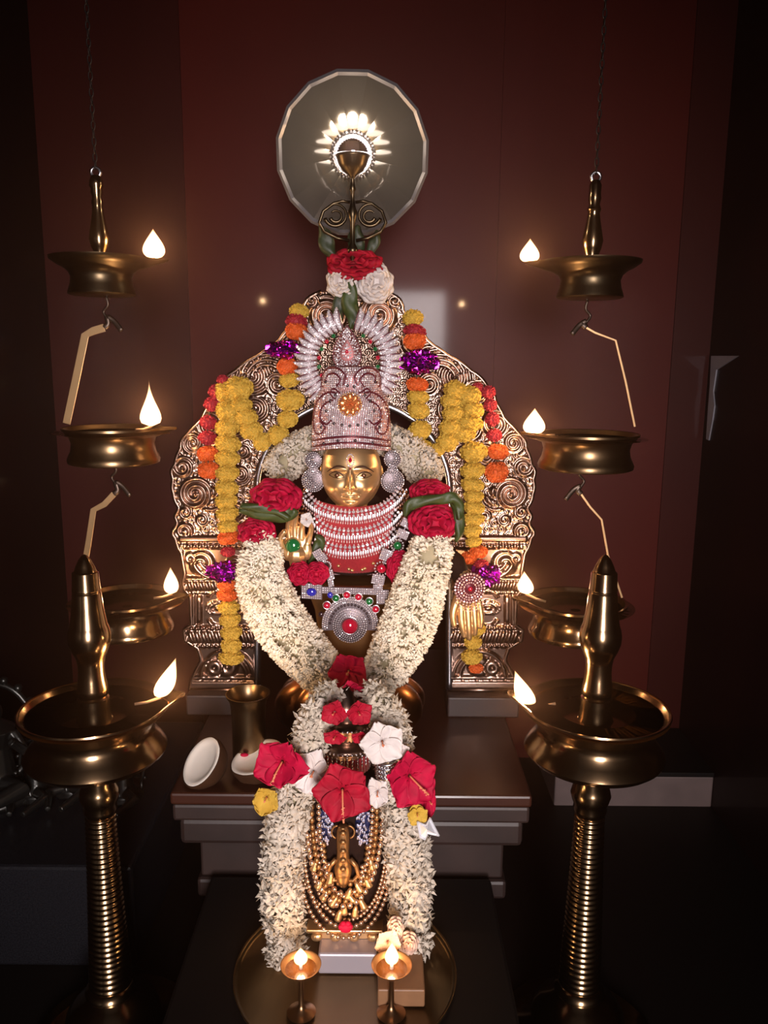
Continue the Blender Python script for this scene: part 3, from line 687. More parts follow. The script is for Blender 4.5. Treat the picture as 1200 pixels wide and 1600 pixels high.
def flower_rope(root, path, Y, rad, N, L, Wb, m, core='jasmine_core', starf=.45, part='jasmine_buds', inward=.2, lie=.45, depth=1.0):
    """path of (px, py, radius_px[, dY]); buds pointing out of a core all round"""
    pts = cr([(p[0], p[1], p[2], p[3] if len(p) > 3 else 0.0) for p in path], 8)
    W3 = [P(p[0], p[1], Y + p[3]) for p in pts]; RR = [p[2] * S(p[0], p[1], Y) * rad for p in pts]
    mb = MB(); mb.tube(W3, [r * .55 for r in RR], 12); mb.build('thread_core', core, root)
    n = len(W3); out = []; faces = []; base = 0
    seg = np.array([(W3[i + 1] - W3[i]).length * (RR[i] + .004) for i in range(n - 1)]); cum = np.cumsum(seg) / seg.sum()
    mb = MB(); vv = []; ff = []
    for q in range(N):
        u = (q + rng.random()) / N; i = int(np.searchsorted(cum, u)); i = min(i, n - 2)
        t = rng.random(); p = W3[i].lerp(W3[i + 1], t); r = RR[i] * (1 - t) + RR[i + 1] * t
        ax = (W3[i + 1] - W3[i]).normalized(); a0 = ax.cross(Vector((0, 1, 0))).normalized(); b0 = ax.cross(a0)
        th = rng.random() * 2 * PI
        o = a0 * math.cos(th) + b0 * math.sin(th)
        d = (o + ax * rng.uniform(-1, 1) * lie + (a0 * rng.uniform(-1, 1) + b0 * rng.uniform(-1, 1)) * lie).normalized()
        ell = L * rng.uniform(.75, 1.2); st = p + o * (r - ell * (1 - inward) * abs(d.dot(o)) * rng.uniform(.75, 1.0))
        x = d.orthogonal().normalized(); y_ = d.cross(x)
        T, Fs = STAR if rng.random() < starf else BUD
        wb = Wb * rng.uniform(.8, 1.25)
        V = np.outer(T[:, 0] * wb, np.array(x)) + np.outer(T[:, 1] * wb, np.array(y_)) + np.outer(T[:, 2] * ell, np.array(d)) + np.array(st)
        vv.append(V); ff.extend([tuple(a + base for a in f) for f in Fs]); base += len(T)
    mb.v = [tuple(v) for v in np.vstack(vv)]; mb.f = ff
    o = mb.build(part, m, root); o['kind'] = 'stuff'
    return root

# marigold heads: one mesh per colour, shared
def marigold_mesh(m, seed):
    rs = np.random.default_rng(seed); mb = MB(); mb.ell((0, 0, 0), (.86, .86, .66), 16, 10); n = 150
    for q in range(n):
        z_ = 1 - 2 * (q + .5) / n; a = q * 2.39996 + rs.uniform(-.1, .1); r = math.sqrt(1 - z_ * z_)
        nrm = Vector((r * math.cos(a), r * math.sin(a), z_))
        p = Vector((nrm.x * .80, nrm.y * .80, nrm.z * .60))
        M = frame(nrm, up=(0, 0, 1) if abs(z_) < .9 else (1, 0, 0), p=p) @ Matrix.Rotation(rs.uniform(0, 6.3), 4, 'Z')
        w_ = .17; h_ = rs.uniform(.16, .26)
        vs = [(-w_ * .5, 0, 0), (w_ * .5, 0, 0), (w_, .05, h_ * .7), (0, .09, h_), (-w_, .05, h_ * .7), (0, -.03, h_ * .45)]
        mb.add(vs, [(0, 1, 5), (1, 2, 5), (2, 3, 5), (3, 4, 5), (4, 0, 5)], M)
    me = bpy.data.meshes.new('marigold'); me.from_pydata([tuple(v) for v in mb.v], [], mb.f); me.materials.append(MATS[m])
    me.polygons.foreach_set('use_smooth', [False] * len(me.polygons)); return me
MG = {c_: marigold_mesh('marigold_' + c_, i) for i, c_ in enumerate(('yellow', 'orange', 'red'))}
def foil(parent, px, py, Y, rx, ry, ry3=None, seed=0):
    """crumpled metallic paper rosette tied into the garland"""
    k = S(px, py, Y); c = P(px, py, Y); mb = MB(); sg, rg = 30, 20; vs = []; fs = []
    for i in range(rg + 1):
        ph = PI * i / rg
        for q in range(sg):
            a = 2 * PI * q / sg; v = Vector((math.sin(ph) * math.cos(a), math.sin(ph) * math.sin(a), math.cos(ph)))
            nz = noise.noise(v * 3.5 + Vector((seed * 7, 0, 0))) * .35 + noise.noise(v * 9 + Vector((seed, 5, 0))) * .30
            f = 1 + nz; vs.append(c + Vector((v.x * rx * k * f, v.y * .8 * rx * k * f, v.z * ry * k * f)))
    for i in range(rg):
        for q in range(sg): q2 = (q + 1) % sg; fs.append((i * sg + q, (i + 1) * sg + q, (i + 1) * sg + q2, i * sg + q2))
    mb.add(vs, fs)
    # frilled edge
    for q in range(26):
        a = 2 * PI * q / 26 + random.uniform(-.1, .1); d = Vector((math.cos(a), math.sin(a) * .8, random.uniform(-.5, .5) * ry / rx))
        p = c + Vector((d.x * rx * k * .9, d.y * rx * k * .9, d.z * ry * k)); e = c + Vector((d.x * rx * k * 1.15, d.y * rx * k * 1.15, d.z * ry * k * 1.5))
        t = Vector((0, 0, ry * k * .4)); mb.add([p - t, p + t, e + t * .7, e - t * .4], [(0, 1, 2, 3)])
    o = mb.build('foil_rosette', 'foil_purple', parent, smooth=False); o['label'] = 'crumpled shiny purple foil'; return o
def marigolds(label, Y, beads, foils=(), name='marigold_garland', lead=None):
    """beads: (px, py, half width px, half height px, colour letter[, dY])"""
    b0 = beads[0]; root = thing(name, label, 'garland', P(b0[0], b0[1], Y))
    order = beads
    pts = [P(b[0], b[1], Y + (b[5] if len(b) > 5 else 0)) for b in order]
    mb = MB(); mb.tube([Vector(p) for p in cr(pts, 4)] if len(pts) > 2 else pts, .0012, 5); mb.build('thread', 'leaf_dark', root)
    for i, b in enumerate(order):
        c_ = {'y': 'yellow', 'o': 'orange', 'r': 'red'}[b[4]]
        o = bpy.data.objects.new('marigold', MG[c_]); COL.objects.link(o); o.parent = root
        k = S(b[0], b[1], Y); o.location = pts[i] - root.location
        o.scale = (b[2] * k * 1.0, b[2] * k * .85, b[3] * k * 1.35)
        o.rotation_euler = (random.uniform(-.15, .15), random.uniform(-.2, .2), random.uniform(0, .4))
        if c_ != 'yellow': o['label'] = c_ + ' marigold head'
    for i, f in enumerate(foils): foil(root, f[0], f[1], Y + (f[4] if len(f) > 4 else 0), f[2], f[3], seed=i + int(f[0]))
    return root

YG = 1.405
# ------------------------------------------------------------------ marigold garlands on the arch
L1 = [(372, 607, 24, 18, 'y'), (352, 612, 18, 16, 'y', .01), (356, 642, 20, 16, 'y'), (355, 668, 20, 14, 'y'), (356, 693, 21, 14, 'y'), (355, 716, 20, 13, 'y'), (355, 739, 19, 13, 'y'), (354, 762, 19, 13, 'y'), (353, 783, 18, 12, 'y'), (355, 802, 18, 12, 'y'), (356, 822, 17, 11, 'y'), (357, 840, 18, 11, 'o'), (356, 862, 12, 8, 'r', .01), (354, 915, 15, 9, 'o'), (355, 930, 17, 9, 'o'), (357, 949, 17, 11, 'y'), (359, 968, 17, 12, 'y'), (361, 988, 17, 12, 'y'), (361, 1008, 17, 12, 'y'), (361, 1027, 20, 11, 'y')]
marigolds('long straight yellow marigold garland over the left side of the arch, with purple foil', YG, L1, [(350, 893, 24, 15, -.004)])
L2 = [(467, 487, 16, 12, 'y', .02), (463, 503, 18, 12, 'r', .01), (463, 518, 18, 13, 'o'), (449, 573, 17, 13, 'o'), (452, 594, 17, 11, 'y'), (453, 625, 23, 16, 'y'), (449, 655, 17, 13, 'y'), (434, 680, 18, 15, 'y'), (409, 690, 15, 14, 'y'), (392, 672, 19, 14, 'y'), (384, 651, 19, 14, 'y'), (375, 634, 20, 12, 'y', .004)]
marigolds('looped marigold garland at the upper left of the arch, with purple foil beside the crown', YG - .005, L2, [(445, 546, 26, 13, -.01)])
L3 = [(348, 594, 10, 8, 'r'), (337, 612, 12, 11, 'r'), (330, 632, 12, 11, 'r'), (325, 660, 14, 11, 'r'), (324, 684, 15, 11, 'r'), (324, 709, 17, 12, 'o'), (327, 735, 19, 13, 'o')]
marigolds('short string of red and orange marigolds at the outer left edge of the arch', YG + .012, L3)
R1 = [(712, 610, 20, 15, 'y'), (734, 618, 18, 15, 'y'), (738, 640, 19, 14, 'y'), (734, 660, 22, 13, 'y'), (722, 676, 22, 14, 'y', .004), (740, 706, 22, 16, 'y'), (738, 735, 20, 13, 'y'), (738, 757, 19, 12, 'y'), (740, 775, 17, 11, 'y'), (741, 793, 17, 12, 'y'), (740, 810, 17, 11, 'y'), (738, 829, 15, 11, 'y'), (740, 846, 13, 9, 'y'), (748, 862, 15, 10, 'o'), (732, 872, 14, 10, 'o', .006), (752, 882, 12, 8, 'r'), (744, 982, 15, 11, 'y'), (739, 1003, 15, 11, 'y'), (737, 1026, 17, 12, 'y'), (744, 1044, 12, 8, 'o')]
marigolds('long yellow marigold garland over the right side of the arch, behind the golden hand', YG, R1, [(759, 898, 20, 17, 0)])
R2 = [(645, 497, 17, 13, 'y', .02), (648, 518, 19, 11, 'r', .01), (648, 533, 19, 13, 'o'), (652, 601, 18, 11, 'o'), (653, 620, 18, 11, 'y'), (654, 641, 18, 13, 'y'), (656, 672, 19, 15, 'y'), (662, 696, 14, 9, 'y'), (683, 703, 13, 10, 'y'), (699, 690, 18, 15, 'y'), (704, 668, 19, 14, 'y'), (708, 646, 18, 13, 'y'), (705, 627, 18, 12, 'y', .004)]
marigolds('looped marigold garland at the upper right of the arch, with purple foil beside the crown', YG - .005, R2, [(655, 566, 27, 17, -.01)])
R3 = [(746, 606, 10, 8, 'r'), (763, 613, 12, 10, 'r'), (766, 633, 11, 10, 'r'), (769, 655, 12, 11, 'r'), (772, 680, 13, 10, 'r'), (778, 706, 18, 12, 'o'), (776, 738, 20, 16, 'o')]
marigolds('short string of red and orange marigolds at the outer right edge of the arch', YG + .012, R3)
# ------------------------------------------------------------------ the golden idol
YI = 1.30; GX0 = 549.0
idol = thing('goddess_idol', 'golden-faced goddess idol with a tall jewelled silver crown, red breast cloth and two gold hands', 'idol', P(548, 1150, 1.35))
kf = S(GX0, 738, YI); fc = P(GX0, 738, YI + .018)
def face_off(x, z):
    """relief of the face in px, x right, z up, measured from the middle of the eyes"""
    g = lambda cx, cz, sx, sz: math.exp(-((x - cx) / sx) ** 2 - ((z - cz) / sz) ** 2)
    o = 0
    t = min(1, max(0, (12 - z) / 32)); on = 1 if -22 < z < 14 else 0
    o += (3.0 + 9.0 * t) * math.exp(-(x / (2.6 + 2.2 * t)) ** 2) * (1 / (1 + math.exp(-(z + 22) * 1.3))) * (1 / (1 + math.exp((z - 10) * .35)))
    for s in (-1, 1):
        o += 3.8 * g(s * 5.6, -19, 3.0, 2.8)                       # nostrils
        o -= 4.5 * g(s * 17, 0, 12, 6.0)                          # sockets
        o += 4.0 * g(s * 20, -1, 8.5, 3.8)                           # eyeballs
        o += 2.6 * g(s * 21, 11, 14, 3.4)                            # brow
        o += 4.5 * g(s * 24, -20, 13, 12)                             # cheeks
        o += 3.0 * g(s * 4.0, -29.5, 5.5, 1.9)                        # upper lip
        o -= 2.0 * g(s * 12.5, -31, 2.5, 2.5)
    o += 4.0 * g(0, -35, 6.5, 2.3)
    o -= 2.6 * g(0, -32.2, 11, 1.0)
    o -= 2.0 * g(0, -26, 2.0, 2.0); o -= 2.5 * g(0, -39.5, 8, 2.0)
    o += 6.0 * g(0, -48, 10, 7)
    return o
FA, FB, FCc = 48.0, 58.0, 44.0
def wf(z): return 1 - .14 * max(0, -z / FB) ** 2.2
mb = MB(); nu, nv = 110, 96; vs = []; fs = []
for i in range(nv + 1):
    la = R(-89 + 178 * i / nv)
    for j in range(nu + 1):
        lo = R(-115 + 230 * j / nu); z_ = FB * math.sin(la); w_ = wf(z_)
        x_ = FA * w_ * math.sin(lo) * math.cos(la) ** .82; y_ = -FCc * math.cos(lo) * math.cos(la) ** .82
        if y_ < 0: y_ -= face_off(x_, z_) * 1.15
        vs.append(fc + Vector((x_, y_, z_)) * kf)
for i in range(nv):
    for j in range(nu): a = i * (nu + 1) + j; fs.append((a, a + 1, a + nu + 2, a + nu + 1))
mb.add(vs, fs); mb.ell(fc + Vector((0, .012, 0)), (44 * kf, 34 * kf, 54 * kf), 24, 16)
mb.build('head', 'gold', idol)
def fsurf(x, z, off=.4):
    c_ = math.cos(math.asin(max(-1, min(1, z / FB)))) ** .82; w_ = FA * wf(z) * c_
    s_ = max(-1, min(1, x / w_)); y_ = -FCc * math.sqrt(1 - s_ * s_) * c_ - face_off(x, z) * 1.15 - off
    return fc + Vector((x, y_, z)) * kf
eye = MB(); iris = MB(); brow = MB(); lid = MB()
for s in (-1, 1):
    up_ = [(s * (9 + 24 * t), -2.2 + 6.8 * math.sin(PI * t) ** .8 + 2.4 * t) for t in np.linspace(0, 1, 15)]
    lo_ = [(s * (9 + 24 * t), -2.2 - 2.6 * math.sin(PI * t) + 2.4 * t) for t in np.linspace(0, 1, 15)]
    eye.tube([fsurf(*p) for p in up_], [.45 * kf + .85 * kf * math.sin(PI * t) for t in np.linspace(0, 1, 15)], 6)
    eye.tube([fsurf(*p) for p in lo_], .5 * kf, 5)
    c_ = fsurf(s * 20.5, 0.3, .1); iris.ell(c_, (3.9 * kf, 1.5 * kf, 3.7 * kf), 14, 8)
    br = [(s * (5 + 31 * t), 9.5 + 6.0 * math.sin(PI * min(1, t * .9 + .1)) - 4.5 * t * t) for t in np.linspace(0, 1, 15)]
    brow.tube([fsurf(*p) for p in br], [(.5 + 1.0 * math.sin(PI * t) ** .7) * kf for t in np.linspace(0, 1, 15)], 6)
eye.build('eyelid', 'brow_paint', idol); iris.build('iris', 'eye_brown', idol); brow.build('eyebrow', 'brow_paint', idol)
mb = MB(); mb.tube([fsurf(x, z, .1) for x, z in ((-11, -31.3), (-6, -31.8), (0, -32.4), (6, -31.8), (11, -31.3))], .35 * kf, 5); mb.build('mouth_line', 'eye_brown', idol)
for s in (-1, 1):        # ears and neck
    mb = MB(); e = fc + Vector((s * 47, 6, -4)) * kf; mb.ell(e, (4 * kf, 7 * kf, 15 * kf), 12, 8); mb.build('ear', 'gold', idol)
mb = MB(); mb.lathe([(30 * kf, -34 * kf), (25 * kf, -55 * kf), (28 * kf, -66 * kf)], fc + Vector((0, .006, 0)), 28); mb.build('neck', 'gold', idol)
# forehead ornament
mb = MB(); wb = MB()
for (x, z, r) in ((0, 24, 3.6), (0, 12, 1.7)):
    p = fsurf(x, z, .8); q = [(-.8 * r, 0), (0, -1.6 * r), (.8 * r, 0), (0, 1.6 * r)]
    mb.add([p + Vector((a * kf, 0, b * kf)) for a, b in q] + [p + Vector((0, -1.8 * kf, 0))], [(0, 1, 4), (1, 2, 4), (2, 3, 4), (3, 0, 4)])
for t in np.linspace(0, 2 * PI, 19)[:-1]: wb.stone(fsurf(5.4 * math.cos(t), 24 + 9 * math.sin(t), .6), (0, -1, 0), 1.3 * kf)
mb.build('bindi', 'gem_red', idol, smooth=False); wb.build('bindi_border', 'stone_paste', idol, smooth=False)

# crown ------------------------------------------------------------
CY = YI + .022
def cr_w(py):   # half width of the crown
    return float(np.interp(py, [570, 574, 580, 590, 600, 608, 612, 620, 640, 660, 680, 690, 700], [30, 38, 43, 46, 47, 46, 50, 55, 58.5, 60.5, 61, 61.5, 61]))
def csurf(dx, py, off=0.0):
    w_ = cr_w(py); s_ = max(-1, min(1, dx / w_)); dep = 52 * math.sqrt(1 - s_ * s_) * (w_ / 61) ** .7 + off
    sag = 9 * (1 - s_ * s_) if py > 680 else 9 * (1 - s_ * s_) * max(0, (py - 610) / 70)
    p = P(GX0 + dx, py - sag, CY); return Vector((p.x, p.y - dep * kf, p.z))
crown = MB(); rows = list(np.arange(572, 706, 3.0)); n_ = 40; vs = []; fs = []
for py in rows:
    for j in range(n_ + 1): s_ = math.sin(-PI / 2 + PI * j / n_); vs.append(csurf(cr_w(py) * s_, py))
for i in range(len(rows) - 1):
    for j in range(n_): a = i * (n_ + 1) + j; fs.append((a, a + 1, a + n_ + 2, a + n_ + 1))
crown.add(vs, fs)
cb = crown.build('crown', 'crown_ground', idol, solid=.002); cb['label'] = 'tall silver crown set with paste stones'
def pave_ok(dx, py): return True
sp = MB(); sr = MB(); lines = MB()
linepts = []
def cline(pts, r=1.5, n=8, off=1.6, mbx=None):
    q = cr(pts, n); pp = [csurf(a, b, off) for a, b in q]; (mbx or lines).tube(pp, r * kf, 6); linepts.extend([(a, b) for a, b in q])
for s in (-1, 1):
    cline([(s * 10, 600), (s * 7, 588), (s * 14, 578), (s * 27, 574), (s * 40, 580), (s * 45, 592), (s * 43, 604)])
    cline([(s * 20, 602), (s * 15, 592), (s * 24, 583), (s * 35, 586), (s * 38, 597)])
    cline([(s * 22, 612), (s * 34, 612), (s * 48, 622), (s * 56, 640), (s * 57, 660), (s * 53, 676), (s * 44, 678), (s * 39, 668), (s * 46, 658)])
    cline([(s * 27, 624), (s * 40, 632), (s * 46, 645), (s * 45, 656), (s * 36, 664), (s * 28, 658)])
    cline([(s * 16, 612), (s * 26, 606), (s * 30, 614), (s * 24, 622)])
cline([(-60, 688), (-30, 686.5), (0, 686), (30, 686.5), (60, 688)]); cline([(-60, 697), (-30, 695.5), (0, 695), (30, 695.5), (60, 697)])
lines.build('enamel_line', 'enamel_red', cb)
LP_ = np.array(linepts)
py = 575.0
while py < 705:
    w_ = cr_w(py); dx = -w_ + 1.5
    while dx < w_:
        if np.min(np.hypot(LP_[:, 0] - dx, LP_[:, 1] - py)) > 1.9 and math.hypot(dx, py - 632) > 17:
            (sp if (abs(dx) < 34 and py > 618) or py < 606 or random.random() < .35 else sr).stone(csurf(dx, py, .8), (dx / w_ * .9, -1, .1), random.uniform(1.5, 2.0) * kf)
        dx += 3.5 * max(.45, math.sqrt(max(0, 1 - (dx / w_) ** 2)) ** .6)
    py += 3.1
# rows of beads bordering the enamel lines
for a, b in linepts[::2]:
    for o_ in (-2.6, 2.6): sp.stone(csurf(a, b + o_, 1.6), (a / 60, -1, 0), 1.0 * kf)
sp.build('paste_stones', 'stone_paste', cb, smooth=False); sr.build('rose_stones', 'stone_rose', cb, smooth=False)
for (a, b) in [(-22, 616), (22, 616), (-36, 642), (36, 642), (-30, 626), (30, 626), (-24, 664), (-12, 667), (0, 669), (12, 667), (24, 664), (-44, 668), (44, 668), (-4, 601), (6, 603), (-40, 694), (-18, 692), (8, 692), (34, 694), (-38, 596), (38, 596)]:
    g1 = MB(); g1.ell(csurf(a, b, 2.6), (2.4 * kf, 1.6 * kf, 2.4 * kf), 10, 6); g1.build('dark_stone', 'gem_black', cb)
# amber rosette
mb = MB(); c0 = csurf(0, 632, 3)
for l, (rr, n__, tl) in enumerate(((15, 9, .25), (10, 7, .55), (5, 5, .9))):
    for q in range(n__): petal(mb, about((0, -1, .02), q * 2 * PI / n__ + l, tl, c0 + Vector((0, -l * 1.6 * kf, 0)), 1, rr * kf * .12), rr * kf, rr * kf * .8, -.1, .1, 0, 4, 4)
mb.build('amber_rosette', 'gem_amber', cb, solid=.0005)
mb = MB()
for t in np.linspace(0, 2 * PI, 29)[:-1]: mb.ell(c0 + Vector((17 * kf * math.cos(t), -.5 * kf, 17 * kf * math.sin(t))), 1.6 * kf, 8, 5)
mb.build('rosette_border', 'gold', cb)
# teardrop crest
TX = 543.5
def tear(s_): # outline scaled by s_
    o_ = []
    for t in np.linspace(0, 2 * PI, 49)[:-1]:
        x_ = 28 * math.sin(t) * (math.sin(t / 2) ** 1.05); z_ = 34 * math.cos(t); o_.append((x_ * s_, z_ * s_ + (1 - s_) * -7))
    return o_
def tp(x_, z_, f): p = P(TX + x_, 544 - z_, CY); return Vector((p.x, p.y - (24 + f) * kf, p.z))
mb = MB(); o1 = [tp(x_, z_, 0) for x_, z_ in tear(1)]; o2 = [tp(x_, z_, 4) for x_, z_ in tear(.93)]; o3 = [tp(x_, z_, 7) for x_, z_ in tear(.4)]; o0 = [tp(x_, z_, -3) for x_, z_ in tear(1)]
n_ = 48; fs = []
for r_ in range(3): fs += [(r_ * n_ + i, r_ * n_ + (i + 1) % n_, (r_ + 1) * n_ + (i + 1) % n_, (r_ + 1) * n_ + i) for i in range(n_)]
fs.append(tuple(range(3 * n_, 4 * n_))); fs.append(tuple(range(n_))[::-1]); mb.add(o0 + o1 + o2 + o3, fs)
tc_ = mb.build('crest', 'crown_ground', cb)
mb = MB(); el = MB()
for s_ in (.9, .78, .66, .54, .30, .2):
    o_ = tear(s_); m_ = max(8, int(46 * s_))
    for i in range(m_): x_, z_ = o_[int(i * 48 / m_) % 48]; mb.stone(tp(x_, z_, 4.4 + (1 - s_) * 4), (0, -1, 0), 1.5 * kf)
for s_ in (.43, 1.0):
    o_ = tear(s_); el.tube([tp(x_, z_, 5 if s_ < .9 else 2) for x_, z_ in o_ + o_[:1]], .9 * kf, 6)
mb.ell(tp(0, -7, 7), .5 * kf, 6, 4); mb.build('crest_stones', 'stone_paste', cb, smooth=False); el.build('crest_line', 'enamel_red', cb)
mb = MB(); mb.ell(tp(0, -6, 8), (2.6 * kf, 1.8 * kf, 2.6 * kf), 12, 8); mb.build('crest_gem', 'gem_red', cb)
# open ring of fanned silver leaves round the crest
CX, CYp = 545.0, 566.0
for sg in (-1, 1):
    fan = MB(); el = MB(); fst = MB()
    for q in range(15):
        an = R(-43 + q * 8.6)            # from lower side to the top
        ca, sa = math.cos(an), math.sin(an)
        def fp_(rad, lat, f):
            x_ = sg * (rad * ca * 1.0 - lat * sa); z_ = rad * 1.02 * sa + lat * ca
            p = P(CX + x_, CYp - z_, CY + .010); return Vector((p.x, p.y - (8 + f) * kf, p.z))
        wdt = 6.4
        # a curved, cupped leaf plate from inner to outer radius with pointed end
        prof_ = [(49, 2.0, 0), (53, 4.4, 2), (60, wdt, 4.0), (68, wdt, 4.6), (75, wdt * .9, 3.5), (81, 3.2, 1.6), (86, .3, 0)]
        vs = []; 
        for rad, hw, f in prof_:
            bend = -3.5 * math.sin((rad - 49) / 37 * PI)
            vs += [fp_(rad, bend - hw, f - 2.5), fp_(rad, bend - hw * .3, f + 1.6), fp_(rad, bend + hw * .4, f + .6), fp_(rad, bend + hw, f - 4)]
        fs = []
        for i in range(len(prof_) - 1):
            for j in range(3): a = i * 4 + j; fs.append((a, a + 1, a + 5, a + 4) if sg > 0 else (a, a + 4, a + 5, a + 1))
        fan.add(vs, fs)
        el.tube([fp_(rad, -3.5 * math.sin((rad - 49) / 37 * PI) + hw * .85, f - .6) for rad, hw, f in prof_[:-1]], .8 * kf, 5)
        for rad in np.arange(52, 83, 3.4):
            bend = -3.5 * math.sin((rad - 49) / 37 * PI); hw = np.interp(rad, [p[0] for p in prof_], [p[1] for p in prof_]); f = np.interp(rad, [p[0] for p in prof_], [p[2] for p in prof_])
            fst.stone(fp_(rad, bend - hw * .45, f + 1.9), (0, -1, 0), 1.7 * kf, .5); fst.stone(fp_(rad, bend + hw * .25, f + 1.6), (0, -1, 0), 1.4 * kf, .5)
        if 2 <= q <= 12 and q % 2 == 0:
            g = MB()
            for e in range(5): t = 2 * PI * e / 5; g.ell(fp_(46, 0, 4) + Vector((1.9 * kf * math.cos(t), 0, 1.9 * kf * math.sin(t))), 1.7 * kf, 8, 5)
            g.build('green_stone' if (q // 2) % 2 == 0 else 'red_stone', 'gem_green' if (q // 2) % 2 == 0 else 'gem_red', cb)
    fo = fan.build('leaf_ring', 'stone_paste', cb, smooth=False, solid=.0006); fst.build('leaf_ring_stones', 'stone_paste', cb, smooth=False); el.build('leaf_ring_line', 'enamel_red', cb)

# wire arms that carry the ring down to the crown
mb = MB()
for sg in (-1, 1): mb.tube([W(CX + sg * 44, 606, CY + .012, 0), W(CX + sg * 56, 612, CY + .012, -4), W(CX + sg * 66, 590, CY + .014, 0)], .003, 6)
mb.build('ring_arm', 'silver', cb)

# earrings ----------------------------------------------------------
for sg, (lx, ly, lr, ux, uy, ur) in ((-1, (490, 750, 19, 490, 719, 14)), (1, (613, 751, 19, 613, 717, 14))):
    mb = MB(); bk = MB(); rim = MB()
    for (cx, cy, r) in ((lx, ly, lr), (ux, uy, ur), (lx, (ly + uy) / 2 + 1, 9)):
        c_ = W(cx, cy, YI + .012, 0); Mx = frame((sg * .12, -1, 0), p=c_)
        bk.lathe([(.0001, .0), (r * kf, 0), (r * kf, .002), (r * .8 * kf, .0038), (.0001, .0045)], (0, 0, 0), 28, Mx)
        rr = r - 1.2
        while rr > 1:
            m_ = max(4, int(2 * PI * rr / 3.3))
            for i in range(m_): t = 2 * PI * i / m_ + rr; mb.stone(Mx @ Vector((rr * kf * math.cos(t), rr * kf * math.sin(t), .0034 + .0030 * (1 - rr / r))), (sg * .12, -1, 0), 1.25 * kf, .7)
            rr -= 3.4
    e = bk.build('earring', 'setting_dark', idol); mb.build('earring_stones', 'stone_paste', e, smooth=False)

# breast cloth --------------------------------------------------------
BY = 1.338
def bsurf(x, py, off=0.0):
    """swelling breast front around (553, 810)"""
    dz_ = (py - 812) / 95.0; w_ = 92 * math.sqrt(max(0, 1 - min(1, abs(dz_)) ** 2.4)) + .01
    s_ = max(-1, min(1, x / w_)); d = 44 * math.sqrt(1 - s_ * s_) * math.sqrt(max(0, 1 - min(1, abs(dz_)) ** 2.2)) + off
    return P(553 + x, py, BY - d * kf)
mb = MB(); vs = []; fs = []; rows = np.linspace(792, 897, 44); n_ = 60
for i, py in enumerate(rows):
    top_ = (897 - py) / 105
    hw = float(np.interp(py, [784, 792, 805, 830, 860, 880, 890, 897], [58, 62, 62, 58, 53, 46, 42, 36]))
    for j in range(n_ + 1):
        x_ = hw * (2 * j / n_ - 1); fold = .9 * math.sin(j * 1.9) * (py > 815) * math.sin(py * .05) ** 2
        vs.append(bsurf(x_, py - 12 * top_ * (x_ / 62) ** 2, 1.5 + fold + (3 if py < 893 else 0)))
for i in range(len(rows) - 1):
    for j in range(n_): a = i * (n_ + 1) + j; fs.append((a, a + 1, a + n_ + 2, a + n_ + 1))
mb.add(vs, fs); cl = mb.build('breast_cloth', 'red_cloth', idol, solid=.003)
mb = MB(); mb.tube([bsurf(x_, 897 - 8 * (abs(x_) / 42) ** 2, 3) for x_ in np.linspace(-40, 40, 21)], 3.0 * kf, 8); mb.build('cloth_hem', 'dark_cloth', cl)
mb = MB()
for (x_, y_) in ((529, 884), (545, 889), (550, 891), (566, 890), (570, 888), (583, 880)):
    mb.ell(bsurf(x_ - 553, y_, 8), 2.9 * kf, 10, 7)
mb.build('gold_bead', 'gold', cl)
# body: shoulders board, torso, big copper pot it stands on
mb = MB(); prof = [(.1, 1), (70, 1), (82, -3), (84, -9), (78, -15), (70, -22), (60, -50), (56, -80), (58, -100), (52, -130), (44, -150)]
tz = P(548, 906, 1.345); mb.lathe([(r * kf, z_ * kf) for r, z_ in prof], (0, 0, 0), 48)
mb.v = [(tz.x + v[0], tz.y + v[1] * .5, tz.z + v[2]) for v in mb.v]; mb.build('shoulder_plate', 'gold_dark', idol)
mb = MB(); mb.ell(P(553, 828, 1.348), (66 * kf, 24 * kf, 70 * kf), 32, 20); mb.build('torso', 'dark_cloth', idol)
pot = P(548, 1150, 1.345); kp = S(548, 1110, 1.345); mb = MB(); vs = []; fs = []
prof = [(60, 0), (66, 3), (72, 8), (95, 22), (110, 40), (116, 58), (112, 76), (98, 92), (80, 104), (64, 112), (50, 116), (.1, 117)]
pr2 = cr(prof, 3); sg_ = 96
for i, (r, z_) in enumerate(pr2):
    for q in range(sg_):
        a = 2 * PI * q / sg_; lob = .90 + .13 * abs(math.sin(a * 4 + .4)) ** .6 if 8 < z_ < 108 else .92
        vs.append((pot.x + r * kp * lob * math.cos(a), pot.y + .72 * r * kp * lob * math.sin(a), TZ + z_ * kp))
for i in range(len(pr2) - 1):
    for q in range(sg_): q2 = (q + 1) % sg_; fs.append((i * sg_ + q, i * sg_ + q2, (i + 1) * sg_ + q2, (i + 1) * sg_ + q))
mb.add(vs, fs); mb.build('lotus_pot', 'copper', idol)

